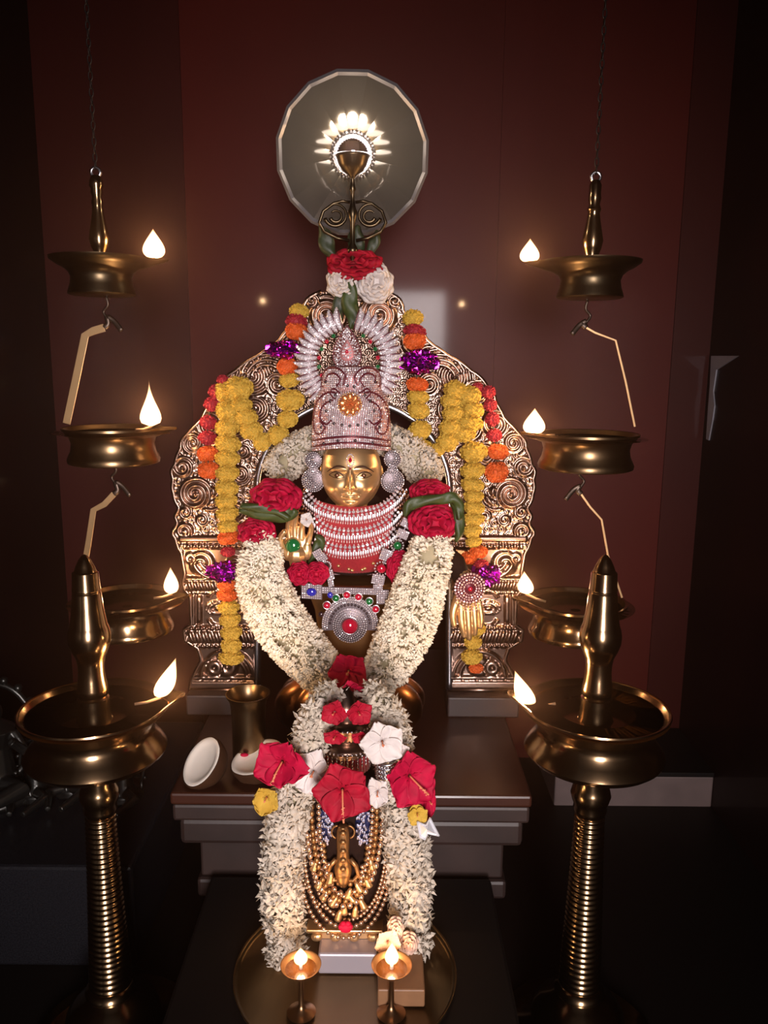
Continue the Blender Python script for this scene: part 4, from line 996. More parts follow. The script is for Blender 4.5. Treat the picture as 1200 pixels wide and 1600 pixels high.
# hands ---------------------------------------------------------------
def chain(mb, pts, Y):
    q = cr([(p[0], p[1], p[2], p[3]) for p in pts], 5)
    pp = [W(a, b, Y, f) for a, b, r, f in q]; rr = [r * kf for a, b, r, f in q]
    mb.tube(pp, rr, 10)
    mb.ell(pp[0], rr[0], 10, 8); mb.ell(pp[-1], rr[-1], 10, 8)
def remesh(o, vox):
    md = o.modifiers.new('remesh', 'REMESH'); md.mode = 'VOXEL'; md.voxel_size = vox; md.use_smooth_shade = True
    m2 = o.modifiers.new('smooth', 'SMOOTH'); m2.factor = .5; m2.iterations = 3
YHd = 1.275
mb = MB()      # raised hand, palm to the viewer, fingers closing over the stone
chain(mb, [(466, 885, 13, -4), (465, 876, 14, -2), (464, 866, 17, 0)], YHd)
mb.ell(W(464, 852, YHd, 0), (21 * kf, 7 * kf, 24 * kf), 24, 16)
mb.ell(W(450, 862, YHd, 3), (9 * kf, 7 * kf, 14 * kf), 14, 10); mb.ell(W(480, 860, YHd, 3), (8 * kf, 6 * kf, 15 * kf), 14, 10)
chain(mb, [(449, 866, 7.5, 4), (442, 852, 6.2, 9), (440, 838, 5.2, 12), (446, 828, 4.4, 14)], YHd)      # thumb
chain(mb, [(453, 842, 6, 1), (451, 826, 5.0, 3), (453, 812, 4.4, 7), (457, 804, 3.7, 12)], YHd)
chain(mb, [(461, 840, 6, 1), (461, 822, 5.2, 2), (463, 807, 4.5, 6), (465, 798, 3.7, 11)], YHd)
chain(mb, [(471, 841, 6, 1), (472, 824, 5.0, 2), (474, 811, 4.4, 6), (475, 802, 3.6, 11)], YHd)
chain(mb, [(481, 848, 5.6, 1), (485, 834, 4.7, 3), (487, 823, 4.0, 7), (485, 815, 3.3, 12)], YHd)
ha = mb.build('raised_hand', 'gold', idol); remesh(ha, .0011)
mb = MB(); mb.ell(W(459, 851, YHd, 9), (11.5 * kf, 7 * kf, 11.5 * kf), 24, 16); mb.build('green_gem', 'gem_green', ha)
mb = MB(); mb.tube([W(459 + 11.8 * math.cos(t), 851 + 11.8 * math.sin(t), YHd, 7) for t in np.linspace(0, 2 * PI, 25)], 1.2 * kf, 6, cap=False); mb.build('gem_setting', 'gold_dark', ha)
mb = MB(); mb.tube([W(466, 878, YHd, -4), W(468, 896, YHd, -12), W(480, 912, 1.30, -10), W(500, 918, 1.33, 0)], [12 * kf, 13 * kf, 15 * kf, 17 * kf], 12); mb.build('right_arm', 'gold_dark', idol)
mb = MB()      # lowered hand, fingers hanging down
chain(mb, [(722, 900, 13, 0), (724, 915, 15, 0), (727, 930, 17, 0)], YHd)
mb.ell(W(729, 938, YHd, 0), (21 * kf, 9 * kf, 22 * kf), 24, 16)
chain(mb, [(716, 932, 8, 2), (709, 948, 6.6, 5), (707, 961, 5.6, 7), (709, 974, 4.4, 8)], YHd)   # thumb
chain(mb, [(720, 944, 7.4, 1), (720, 962, 6.4, 3), (722, 978, 5.6, 4), (725, 992, 4.4, 3)], YHd)
chain(mb, [(730, 946, 7.2, 1), (731, 966, 6.2, 3), (732, 982, 5.4, 4), (733, 996, 4.2, 3)], YHd)
chain(mb, [(740, 944, 7.0, 0), (741, 962, 6.0, 2), (742, 977, 5.2, 3), (742, 989, 4.2, 2)], YHd)
chain(mb, [(748, 940, 6.4, -1), (751, 956, 5.4, 0), (752, 968, 4.6, 1), (751, 979, 3.8, 1)], YHd)
hb = mb.build('lowered_hand', 'gold', idol); remesh(hb, .0011)
mb = MB(); mb.tube([P(722, 905, YHd), P(712, 880, YHd + .01), P(690, 860, 1.31), P(640, 860, 1.345)], [14 * kf, 16 * kf, 18 * kf, 18 * kf], 12); mb.build('left_arm', 'dark_cloth', idol)
# round jewel tied on the wrist
jw = thing('wrist_jewel', 'round rose-tinted stone jewel tied over the lowered golden hand', 'jewel', W(732, 913, YHd, 18)); mb = MB(); dk = MB()
cj = W(732, 914, YHd, 17); Mj = frame((.1, -1, 0), p=cj)
dk.lathe([(.0001, -.002), (24 * kf, -.002), (24 * kf, .001), (.0001, .006)], (0, 0, 0), 32, Mj)
for rr, rs_ in ((23, 2.3), (18.5, 1.7), (14.5, 2.2), (10, 1.6)):
    m_ = int(2 * PI * rr / (rs_ * 2.15))
    for i in range(m_): t = 2 * PI * i / m_; mb.stone(Mj @ Vector((rr * kf * math.cos(t), rr * kf * math.sin(t), .001 + .006 * (1 - rr / 24))), (0, -1, 0), rs_ * kf, .3)
for i in range(9):   # hanging fringe
    x_ = -20 + i * 5; y0_ = math.sqrt(max(0, 24 ** 2 - x_ * x_))
    for e in range(3): mb.ell(W(732 + x_, 914 + y0_ + 3 + e * 4.2, YHd, 17), 1.7 * kf, 7, 5)
dk.build('backing', 'enamel_red', jw); mb.build('stones', 'stone_rose', jw, smooth=False)
mb = MB(); mb.ell(Mj @ Vector((0, 0, .006)), (4 * kf, 3 * kf, 4 * kf), 12, 8); mb.build('centre_gem', 'gem_red', jw)

# necklaces ------------------------------------------------------------
def pendant_row(label, pts, hgt, n, hang=0.0):
    """row of paired drops on a curved cord; pts px"""
    q = cr(pts, 14); L_ = [0]
    for i in range(len(q) - 1): L_.append(L_[-1] + math.hypot(*(q[i + 1][:2] - q[i][:2])))
    L_ = np.array(L_) / L_[-1]; ax_ = np.array([a[0] for a in q]); ay_ = np.array([a[1] for a in q])
    mid = n // 2; root = thing('necklace', label, 'necklace', bsurf(pts[len(pts) // 2][0] - 553, pts[len(pts) // 2][1], 6), 'three rows of silver drops over the red breast cloth')
    a = MB(); b = MB(); cord = []
    for i in range(n):
        t = (i + .5) / n; x_ = np.interp(t, L_, ax_); y_ = np.interp(t, L_, ay_); e = .002
        tx = np.interp(t + .01, L_, ax_) - np.interp(t - .01, L_, ax_); ty = np.interp(t + .01, L_, ay_) - np.interp(t - .01, L_, ay_); l_ = math.hypot(tx, ty); nx, ny = -ty / l_, tx / l_
        S3 = lambda u, v, f: bsurf(x_ + nx * u + tx / l_ * v - 553, y_ + ny * u + ty / l_ * v, 6 + f)
        a.stone(S3(0, 0, 1.5), (0, -1, 0), 3.0 * kf, .4); a.stone(S3(hgt * .28, 0, 2), (0, -1, 0), 2.6 * kf, .4)
        for s in (-1, 1): a.ell(S3(hgt * .55, s * 2.0, 1.5), (1.7 * kf, 1.5 * kf, 4.4 * kf), 6, 5); b.ell(S3(hgt * .85, s * 2.0, 1.2), (1.3 * kf, 1.2 * kf, 2.4 * kf), 6, 5)
        b.ell(S3(-3.4, 0, .5), 1.6 * kf, 6, 5)
        cord.append(S3(0, 0, -.5))
    a.build('silver_drops', 'stone_paste', root, smooth=False); b.build('drop_tips', 'stone_rose', root)
    mb = MB(); mb.tube(cord, 1.0 * kf, 6); mb.build('cord', 'enamel_red', root)
pendant_row('silver drop necklace right under the golden chin, topmost of the three rows', [(478, 764), (489, 780), (512, 794), (549, 800), (588, 793), (614, 776), (626, 760)], 21, 27)
pendant_row('silver drop necklace in the middle of the three rows over red cloth', [(494, 804), (505, 818), (526, 827), (551, 829), (580, 824), (603, 812), (620, 794)], 21, 21)
pendant_row('silver drop necklace lowest of the three rows, over the bare red cloth', [(500, 836), (512, 848), (530, 854), (552, 855), (578, 850), (600, 840), (618, 824)], 20, 19)
# rows of small gold beads behind the earrings, both sides
for sg, x0_, lb in ((-1, 474, 'column of small gold bead strings below the left earring'), (1, 630, 'column of small gold bead strings below the right earring')):
    mb = MB()
    for c_ in range(3):
        for r_ in range(9):
            mb.ell(W(x0_ + sg * (-6 + c_ * 6) * .8 + random.uniform(-.6, .6), 768 + r_ * 6.5, 1.315, 4 + c_), 2.3 * kf, 8, 5)
    # string knot on top
    mb.tube([W(x0_, 766, 1.315, 4), W(x0_ - sg * 6, 758, 1.32, 0), W(x0_ - sg * 14, 756, 1.33, 0)], 1.2 * kf, 5)
    tag(mb.build('bead_string', 'copper'), lb, 'beads')

# jewelled belt with the big fan pendant
YB = 1.272
belt = thing('jewelled_belt', 'silver stone belt with a square blue stone and a fan-shaped red-centred pendant below it', 'belt', P(547, 960, YB)); kb = S(547, 940, YB)
def pave_box(mb, bk, x0, y0, x1, y1, sk=0.0, f=3, r=1.3, gap=3.4):
    bk.plane_prism([(P(x, y + sk * (x - x0), YB).x, P(x, y + sk * (x - x0), YB).z) for x, y in ((x0, y1), (x1, y1), (x1, y0), (x0, y0))], YB, YB + .004)
    y = y0 + 1.8
    while y < y1 - .8:
        x = x0 + 1.8
        while x < x1 - .8: mb.stone(W(x, y + sk * (x - x0), YB, .6), (0, -1, 0), r * kb, .4); x += gap
        y += gap
mb = MB(); bk = MB()
pave_box(mb, bk, 471, 911, 503, 935, .06); pave_box(mb, bk, 503, 917, 588, 927, .03); pave_box(mb, bk, 588, 922, 608, 944, 0)
bk.build('band', 'setting_dark', belt, smooth=False); mb.build('band_stones', 'stone_paste', belt, smooth=False)
mb = MB(); mb.ell(W(487, 924.5, YB, 2.5), (8 * kb, 4 * kb, 6.5 * kb), 20, 12); mb.build('blue_stone', 'gem_blue', belt); mb = MB(); mb.ell(W(516, 929, YB, 3), (4.5 * kb, 3 * kb, 5 * kb), 14, 8); mb.build('blue_stone', 'gem_blue', belt)
pc = (547, 976)
def pp_(r, a, f): return W(pc[0] + r * math.cos(a), pc[1] - r * math.sin(a), YB, f)
mb = MB(); bk = MB()
o_ = [(pp_(44, a, 0).x, pp_(44, a, 0).z) for a in np.linspace(R(-12), R(192), 32)] + [(pp_(24, a, 0).x, pp_(24, a, 0).z) for a in np.linspace(R(200), R(340), 14)]
bk.plane_prism(o_, YB - .001, YB + .003)
for rr, f in ((43, 1.4), (39.5, 1.4), (36, 1.4)):
    for a in np.arange(R(-8), R(189), 3.3 / rr): mb.stone(pp_(rr, a, f + .8), (0, -1, 0), 1.45 * kb, .4)
for rr in (26, 22.5, 19, 15.8):
    for a in np.arange(0, 2 * PI, 3.4 / rr): mb.stone(pp_(rr, a, 4.6 + (26 - rr) * .25), (0, -1, 0), 1.35 * kb, .5)
bk.lathe([(.0001, .006), (17 * kb, .005), (28 * kb, .002), (28 * kb, -.002)], (0, 0, 0), 36, frame((0, -1, 0), p=pp_(0, 0, 0)))
pdt = bk.build('pendant', 'setting_dark', belt, smooth=False); mb.build('pendant_stones', 'stone_paste', pdt, smooth=False)
for a in np.arange(R(5), R(180), R(10)): mb = MB(); mb.ell(pp_(31.5, a, 2), (2.2 * kb, 1.6 * kb, 2.2 * kb), 8, 5); mb.build('dark_stone', 'gem_black', pdt)
mb = MB(); mb.ell(W(502, 959, YB, 3), (4.5 * kb, 3 * kb, 4.5 * kb), 14, 8); mb.build('dark_stone', 'gem_black', pdt)
mb = MB(); mb.ell(pp_(0, 0, 8), (12.5 * kb, 8 * kb, 12.5 * kb), 24, 14); o = mb.build('red_stone', 'gem_red', pdt); o['label'] = 'large round red centre stone'
for (x_, y_, c_) in ((511, 945, 'red'), (542, 929, 'red'), (560, 932, 'red'), (587, 951, 'red'), (525, 934, 'green'), (577, 939, 'green')):
    mb = MB(); mb.ell(W(x_, y_, YB, 3.5), (5.4 * kb, 4 * kb, 5.4 * kb), 16, 10); mb.build(c_ + '_stone', 'gem_' + c_, pdt)
mb = MB()
for (x_, y_) in ((511, 945), (542, 929), (560, 932), (587, 951), (525, 934), (577, 939)):
    mb.tube([W(x_ + 6 * math.cos(t), y_ + 6 * math.sin(t), YB, 2) for t in np.linspace(0, 2 * PI, 17)], 1.1 * kb, 5, cap=False)
mb.tube([pp_(13.4, t, 5) for t in np.linspace(0, 2 * PI, 33)], 1.3 * kb, 6, cap=False)
mb.build('stone_setting', 'silver', pdt)
# stone chains, right (long) and left (short)
def stone_chain(label, items):
    root = thing('jewelled_chain', label, 'chain', P(items[0][1], items[0][2], YB + .012)); a = MB(); b = MB(); g = {}; YC = YB + .004
    pts = []
    for it in items:
        kind_, x_, y_, r_, an = it; pts.append(W(x_, y_, YC, -1)); c_ = W(x_, y_, YC, 0)
        if kind_ == 's':
            ca, sa = math.cos(an), math.sin(an)
            loc_ = lambda u, v, f: W(x_ + u * ca - v * sa, y_ + u * sa + v * ca, YC, f)
            b.add([loc_(-r_, -r_ * .75, 0), loc_(r_, -r_ * .75, 0), loc_(r_, r_ * .75, 0), loc_(-r_, r_ * .75, 0), loc_(-r_, -r_ * .75, 2), loc_(r_, -r_ * .75, 2), loc_(r_, r_ * .75, 2), loc_(-r_, r_ * .75, 2)], [(3, 2, 1, 0), (4, 5, 6, 7), (0, 1, 5, 4), (1, 2, 6, 5), (2, 3, 7, 6), (3, 0, 4, 7)])
            for u in np.arange(-r_ + 1.5, r_, 3.1):
                for v in np.arange(-r_ * .75 + 1.4, r_ * .75, 3.1): a.stone(loc_(u, v, 2.6), (0, -1, 0), 1.45 * kb, .4)
        else:
            for t in np.linspace(0, 2 * PI, 15)[:-1]: a.ell(W(x_ + r_ * 1.15 * math.cos(t), y_ + r_ * 1.15 * math.sin(t), YC, 1.2), 1.5 * kb, 7, 5)
            gm = MB(); gm.ell(W(x_, y_, YC, 2), (r_ * .8 * kb, r_ * .6 * kb, r_ * .8 * kb), 16, 10); gm.build({'r': 'red_stone', 'g': 'green_stone', 'k': 'dark_stone'}[kind_], {'r': 'gem_red', 'g': 'gem_green', 'k': 'gem_black'}[kind_], root)
    b.tube(pts, 1.3 * kb, 6); b.build('links', 'setting_dark', root, smooth=False); a.build('stones', 'stone_paste', root, smooth=False)
stone_chain('jewelled chain of square silver links with red and green stones, right of the breast cloth', [('s', 636, 818, 9, .5), ('s', 629, 834, 9, .4), ('g', 621, 852, 8, 0), ('s', 606, 868, 12, .35), ('r', 596, 888, 9, 0), ('s', 591, 905, 10, .2), ('s', 590, 918, 7, 0)])
stone_chain('short chain of silver stone links beside the raised golden hand', [('s', 496, 864, 7, -.5), ('s', 503, 872, 8, -.6), ('k', 510, 884, 6, 0), ('s', 516, 897, 7, 1.3), ('s', 517, 910, 6, 1.4)])

# ------------------------------------------------------------------ flowers on the idol
g = thing('white_flower_garland', 'white flower garland curved behind the golden head, beside both earrings', 'garland', P(549, 700, 1.385))
flower_rope(g, [(425, 742, 18), (442, 728, 26), (466, 706, 26), (500, 686, 22), (549, 676, 18), (600, 686, 22), (640, 708, 26), (662, 732, 26), (676, 752, 18)], 1.385, 1.0, 900, .016, .0045, 'tuberose', starf=.7)
g = thing('jasmine_garland', 'thick white jasmine garland hanging in a V over the idol down to the red hibiscus', 'garland', P(549, 1060, 1.25))
YJ = 1.245
flower_rope(g, [(428, 838, 10, .01), (416, 850, 26, .01), (407, 880, 32), (410, 912, 37), (424, 948, 40), (446, 984, 40), (472, 1016, 38), (498, 1044, 34), (524, 1066, 26, .005), (560, 1072, 24, .008), (592, 1056, 30, .005), (614, 1026, 36), (634, 986, 40), (648, 946, 40), (660, 906, 37), (670, 872, 33), (676, 846, 27, .01), (676, 832, 12, .01)], YJ, 1.0, 4300, .018, .0034, 'jasmine')
BACKN = Vector((0, -1, .15))
rose('large red flower above the dark leaf at the idol\'s left-hand garland top', 430, 778, 1.262, 39, 29, n=(-.1, -1, .2))
rose('smaller red flower under the dark leaf, on the left jasmine end', 400, 832, 1.255, 29, 22, n=(-.1, -1, .2))
rose('red flower above the green leaf on the right, beside the right earring', 672, 768, 1.27, 30, 18, n=(.1, -1, .2))
rose('large crimson flower under the green leaf on the right jasmine end', 678, 816, 1.255, 37, 30, n=(.1, -1, .1), m='petal_red')
rose('small red flower below the raised golden hand, left of the pair', 468, 896, 1.26, 18, 18, group=None)
rose('small red flower below the raised golden hand, right of the pair', 495, 896, 1.26, 18, 17)
rose('red flower tucked between the stone chain and the right jasmine', 625, 888, 1.268, 20, 26)
def leaf(label, pts, Y, name='folded_leaf', m='leaf'):
    """pts: px, py, half width"""
    q = cr(pts, 6); root = P(q[0][0], q[0][1], Y); vs = []; fs = []; n = len(q)
    for i, (x_, y_, w_) in enumerate(q):
        a = q[max(0, i - 1)]; b = q[min(n - 1, i + 1)]; tx, ty = b[0] - a[0], b[1] - a[1]; l_ = math.hypot(tx, ty) or 1; nx, ny = -ty / l_, tx / l_
        for j in range(5):
            v = j / 2 - 1; vs.append(W(x_ + nx * w_ * v, y_ + ny * w_ * v, Y, 3 * (1 - abs(v)) + 2.0 * math.sin(i * .55 + v * 2.5)))
    for i in range(n - 1):
        for j in range(4): a = i * 5 + j; fs.append((a, a + 1, a + 6, a + 5))
    mb = MB(); mb.add(vs, fs); tag(mb.build(name, m, solid=.0012), label, 'leaf')
leaf('dark green leaf band between the two red flowers on the left', [(374, 796, 5), (395, 798, 11), (420, 802, 12), (440, 806, 11), (458, 800, 9), (462, 796, 3)], 1.245)
leaf('second dark leaf fold on the left, lying over the lower red flower', [(376, 790, 4), (400, 794, 7), (430, 798, 6), (452, 812, 5)], 1.238)
leaf('green leaf band between the two red flowers on the right', [(632, 806, 3), (640, 790, 9), (660, 783, 8), (690, 780, 8), (708, 778, 9), (718, 792, 7), (718, 812, 4)], 1.24)
leaf('green leaf hanging down at the outer side of the right red flowers', [(706, 782, 5), (716, 800, 8), (718, 830, 7), (712, 846, 2)], 1.247)
leaf('green leaf tip left of the silver necklaces, behind the raised hand', [(482, 880, 2), (494, 862, 8), (500, 845, 8), (494, 836, 2)], 1.29)
hibiscus('small white flower on the fingertips of the raised golden hand', 479, 812, 1.255, 11, (0, -1, .3), m='petal_white', name='white_flower')

# top bunch
leaf('dark leaves at the foot of the round reflector, longest one', [(500, 352, 2), (508, 368, 11), (512, 386, 12), (522, 402, 3)], 1.39, 'leaf', 'leaf_dark')
leaf('dark leaf behind the red top flower, in the middle', [(560, 352, 2), (556, 370, 13), (560, 390, 11), (570, 402, 3)], 1.395, 'leaf', 'leaf_dark')
leaf('dark leaf right of the little lamp foot', [(590, 360, 2), (586, 376, 9), (578, 394, 6)], 1.395, 'leaf', 'leaf_dark')
leaf('green leaf hanging from the top bunch over the arch crest', [(540, 428, 3), (548, 450, 9), (546, 474, 13), (552, 496, 10), (548, 514, 2)], 1.385, 'leaf', 'leaf')
leaf('short dark leaf on the arch crest, left of the hanging one', [(530, 440, 3), (532, 462, 9), (528, 486, 9), (534, 500, 2)], 1.392, 'leaf', 'leaf_dark')
rose('red flower on the very top of the arch, under the reflector', 554, 412, 1.39, 42, 24, n=(0, -1, .35), m='petal_crimson')
rose('white flower under the top red one, left half of the pair', 535, 440, 1.395, 25, 25, n=(-.2, -1, .1), m='petal_white', name='white_flower')
rose('white flower under the top red one, right half of the pair', 586, 442, 1.395, 28, 30, n=(.2, -1, .1), m='petal_white', name='white_flower')
# ------------------------------------------------------------------ front figure on the plate
YP = 0.985
plc = PZ(540, 1522, 0.0); kpl = 172 * S(540, 1522, plc.y)
mb = MB(); mb.lathe([(.0001, .003), (kpl * .96, .003), (kpl * .985, .006), (kpl, .011), (kpl * 1.005, .010), (kpl * .99, .003), (kpl * .9, .0005), (.0001, .0005)], (plc.x, plc.y, 0), 96)
tag(mb.build('round_plate', 'plate_brass'), 'wide round brass plate under the small bead-hung figure', 'plate')
YF = 1.0
kq = S(540, 1350, YF)
fig = thing('small_idol', 'small gilt idol hung with gold beads, tiered silver crown on top, on a silver slab', 'idol', P(541, 1500, YF))
zf = lambda y: P(541, y, YF).z
zs = zf(1497)
mb = MB(); a = P(497, 1500, .95); b = P(588, 1500, .95); sl1 = P(541, 1491, .95).z
mb.box((a.x, .950, .0045), (b.x, 1.06, sl1)); mb.build('silver_slab', 'slab_silver', fig, smooth=False, bevel=.003)
mb = MB()   # gilt box base, with moulding and small feet
bx0 = P(478, 1480, .965).x; bx1 = P(598, 1480, .965).x; zb0 = sl1 + .0005; zb1 = zb0 + .013
mb.box((bx0 + .008, .978, zb0), (bx1 - .008, 1.05, zb1)); mb.box((bx0, .972, zb1), (bx1, 1.06, zb1 + .005))
for i in range(4): x_ = bx0 + .014 + i * (bx1 - bx0 - .028) / 3; mb.ell((x_, .974, zb0 + .0065), (.008, .005, .0062), 12, 8)
mb.build('gilt_base', 'gold', fig, smooth=False, bevel=.002)
mb = MB(); c_ = P(541, 1440, YF + .01)   # dark body, draped
prof = [(72, 1452), (76, 1440), (80, 1410), (80, 1370), (76, 1330), (70, 1290), (62, 1255), (52, 1225), (40, 1205), (34, 1190), (.1, 1186)]
pr_ = cr(prof, 3); vs = []; fs = []; sgn = 48
for r, y in pr_:
    for q in range(sgn): a = 2 * PI * q / sgn; vs.append((c_.x + r * kq * math.cos(a), YF + .02 + .55 * r * kq * math.sin(a), P(541, y, YF + .02 - .5 * r * kq).z - .004))
for i in range(len(pr_) - 1):
    for q in range(sgn): q2 = (q + 1) % sgn; fs.append((i * sgn + q, i * sgn + q2, (i + 1) * sgn + q2, (i + 1) * sgn + q))
mb.add(vs, fs); mb.build('draped_body', 'dark_cloth', fig)
def body_front(x, py, off=0.0):
    r = float(np.interp(py, [p[1] for p in prof][::-1], [p[0] for p in prof][::-1])); s_ = max(-1, min(1, (x - 541) / (r + 10)))
    return P(x, py, YF + .02 - .55 * (r + 2) * kq * math.sqrt(1 - s_ * s_) - (off + max(0, py - 1425) / 40 * 8) * kq)
# silver rims and pots of the tall crown
mb = MB()
tiers = [(30, 1196), (34, 1190), (33, 1182), (42, 1172), (43, 1168), (40, 1164), (30, 1160), (36, 1150), (37, 1142), (41, 1137), (42, 1133), (38, 1129), (28, 1126), (30, 1112), (24, 1098), (12, 1084), (.1, 1076)]
mb.lathe([(r * kq, zf(y)) for r, y in tiers], (c_.x, YF + .015, 0), 48); tcr = mb.build('tiered_crown', 'silver_gilt', fig, autosmooth=50)
for (r, y) in ((43, 1168), (42, 1133)):
    mb = MB()
    for t in np.arange(0, 2 * PI, .16): mb.ell((c_.x + r * kq * math.cos(t), YF + .015 + r * kq * math.sin(t), zf(y)), 2.1 * kq, 7, 5)
    mb.build('beaded_rim', 'silver', tcr)
mb = MB()
for t in np.arange(0, 2 * PI, .2):
    for e in range(4): mb.ell((c_.x + 40 * kq * math.cos(t), YF + .015 + 40 * kq * math.sin(t), zf(1174 + e * 5)), (1.6 * kq, 1.6 * kq, 2.4 * kq), 6, 5)
mb.build('hanging_fringe', 'silver', tcr)
mb = MB()   # fringe of red tassels below the lower rim
for t in np.arange(0, 2 * PI, .17): mb.tube([(c_.x + 33 * kq * math.cos(t), YF + .015 + 33 * kq * math.sin(t), zf(1176)), (c_.x + 35 * kq * math.cos(t), YF + .015 + 35 * kq * math.sin(t), zf(1204))], [2.4 * kq, 3.0 * kq], 6)
mb.build('red_tassels', 'red_cloth', tcr)
# gilt central figure: hooded serpent head over a seated figure
mb = MB()
g_ = [(7, 1289), (10, 1292), (12, 1300), (12, 1318), (11.5, 1334), (14, 1346), (17, 1358), (14, 1370), (8, 1382)]
vs = []; fs = []; n_ = 20; gp = cr(g_, 3)
for hw, y in gp:
    hw *= .82
    for j in range(n_): t = 2 * PI * j / n_; p = body_front(541 - 5, y, 8); vs.append(p + Vector((hw * kq * math.cos(t), -8 * kq * math.sin(t) * (1 + .15 * math.sin(y * .6)), 0)))
for i in range(len(gp) - 1):
    for j in range(n_): j2 = (j + 1) % n_; fs.append((i * n_ + j, (i + 1) * n_ + j, (i + 1) * n_ + j2, i * n_ + j2))
fs.append(tuple(range(n_))); fs.append(tuple(range((len(gp) - 1) * n_, len(gp) * n_))[::-1]); mb.add(vs, fs)
for s in (-1, 1):
    mb.tube([body_front(536 + s * (8 + 10 * math.sin(t)), 1300 - 10 * math.cos(t), 10) for t in np.linspace(0, PI * .9, 10)], 1.6 * kq, 6)
    mb.tube([body_front(536 + s * x_, y_, 10) for x_, y_ in ((11, 1342), (20, 1352), (24, 1366), (16, 1376), (5, 1374))], [4 * kq, 4 * kq, 3.6 * kq, 3.2 * kq, 2.6 * kq], 8)
for i in range(5): mb.ell(body_front(536, 1302 + i * 14, 17), (5 * kq, 3 * kq, 4 * kq), 10, 6)
cf = mb.build('central_figure', 'gold_dark', fig)
for s, x_ in ((-1, 508), (1, 567)):      # silver ear ornaments with dark drops
    mb = MB()
    mb.ell(body_front(x_, 1290, 2), (12 * kq, 5 * kq, 30 * kq), 16, 12); eo = mb.build('ear_ornament', 'ear_enamel', fig); mb = MB()
    for q in range(90):
        u, v = random.uniform(-1, 1), random.uniform(-1, 1); w_ = math.sqrt(max(0, 1 - v * v * .8))
        mb.ell(body_front(x_ + 12 * u * w_, 1290 + 30 * v, 8 + 2 * w_ * (1 - u * u)), (1.9 * kq, 1.6 * kq, 3.0 * kq), 7, 5)
    mb.build('silver_drops', 'ear_silver', eo)

# bead necklaces -----------------------------------------------------
def bead_strand(label, cx, A, y0, B, r, gap, off, m='bead_gold', elong=1.0, yend=None):
    root = thing('bead_necklace', label, 'necklace', body_front(cx, y0 + B, off), 'gold bead necklaces on the small idol')
    mb = MB(); pts = []; th = 0.0; cordp = []
    L_ = np.linspace(0, PI, 400); xs_ = cx - A * np.cos(L_); ys_ = y0 + B * np.sin(L_) ** .85
    d_ = np.concatenate([[0], np.cumsum(np.hypot(np.diff(xs_), np.diff(ys_)))]); n = int(d_[-1] / gap)
    for i in range(n + 1):
        x_ = np.interp(i * gap, d_, xs_); y_ = np.interp(i * gap, d_, ys_); p = body_front(x_, y_, off); cordp.append(p)
        mb.ell(p, (r * kq, r * kq, r * kq * elong), 10, 7)
    mb.build('beads', m, root); mb = MB(); mb.tube(cordp, .6 * kq, 5); mb.build('cord', 'dark_cloth', root)
bead_strand('outermost gold bead necklace of the small idol, reaching lowest', 539, 74, 1315, 150, 3.9, 8.6, 8)
bead_strand('second gold bead necklace of the small idol, just inside the outermost', 541, 65, 1318, 131, 4.0, 8.4, 9)
bead_strand('third gold bead necklace of the small idol, of smaller beads', 544, 59, 1305, 132, 3.0, 6.6, 11)
bead_strand('broad dark-gold bell bead necklace from the shoulders of the small idol', 538, 60, 1250, 166, 4.6, 11, 15, 'bead_gold', 1.2)
bead_strand('dark-gold bead necklace from the shoulders, beside the bell beads', 538, 51, 1250, 158, 4.6, 10.5, 14, 'gold_dark', 1.2)
bead_strand('inner gold bell bead necklace below the gilt figure', 540, 46, 1300, 96, 5.0, 12, 9, 'bead_gold', 1.1)
bead_strand('innermost short gold bead necklace around the gilt figure', 540, 34, 1320, 62, 4.4, 9.5, 8, 'gold_dark', 1.1)
bead_strand('thin bead necklace along the outer edge of the small idol', 540, 78, 1300, 128, 2.8, 6.4, 5)
bead_strand('gold bead necklace from the shoulders, innermost of the long ones', 540, 42, 1250, 150, 4.2, 9.5, 12)
bead_strand('small gold bead necklace lying inside the bell necklace', 540, 26, 1350, 50, 3.6, 8, 10)
mb = MB()
for (x_, y_, an) in ((500, 1380, .5), (574, 1378, -.4), (492, 1352, .3), (580, 1350, -.2), (530, 1430, .2), (545, 1396, .3), (522, 1408, .5), (548, 1402, -.6), (560, 1386, -.5), (516, 1372, .2), (538, 1420, 0), (566, 1412, -.4), (508, 1398, .4), (555, 1424, .1)):
    p = body_front(x_, y_, 14); Mx = Matrix.Rotation(an, 4, 'Y'); mb.lathe([(.0001, 10 * kq), (2.5 * kq, 9 * kq), (4 * kq, 4 * kq), (5 * kq, -5 * kq), (6 * kq, -8 * kq), (.0001, -7 * kq)], (0, 0, 0), 12, Matrix.Translation(p) @ Mx)
tag(mb.build('gold_bell_cluster', 'gold'), 'cluster of small gold bells at the middle of the bead necklaces', 'bells')
mb = MB(); mb.ell(body_front(540, 1448, 20), (11 * kq, 8 * kq, 9 * kq), 20, 12)
for t in np.linspace(0, 2 * PI, 7)[:-1]: mb.ell(body_front(540, 1448, 23) + Vector((7 * kq * math.cos(t), 0, 6 * kq * math.sin(t))), (4.5 * kq, 4 * kq, 4 * kq), 10, 7)
tag(mb.build('red_flower_bud', 'petal_red'), 'small round red bud resting on the lowest bead necklace', 'flower')

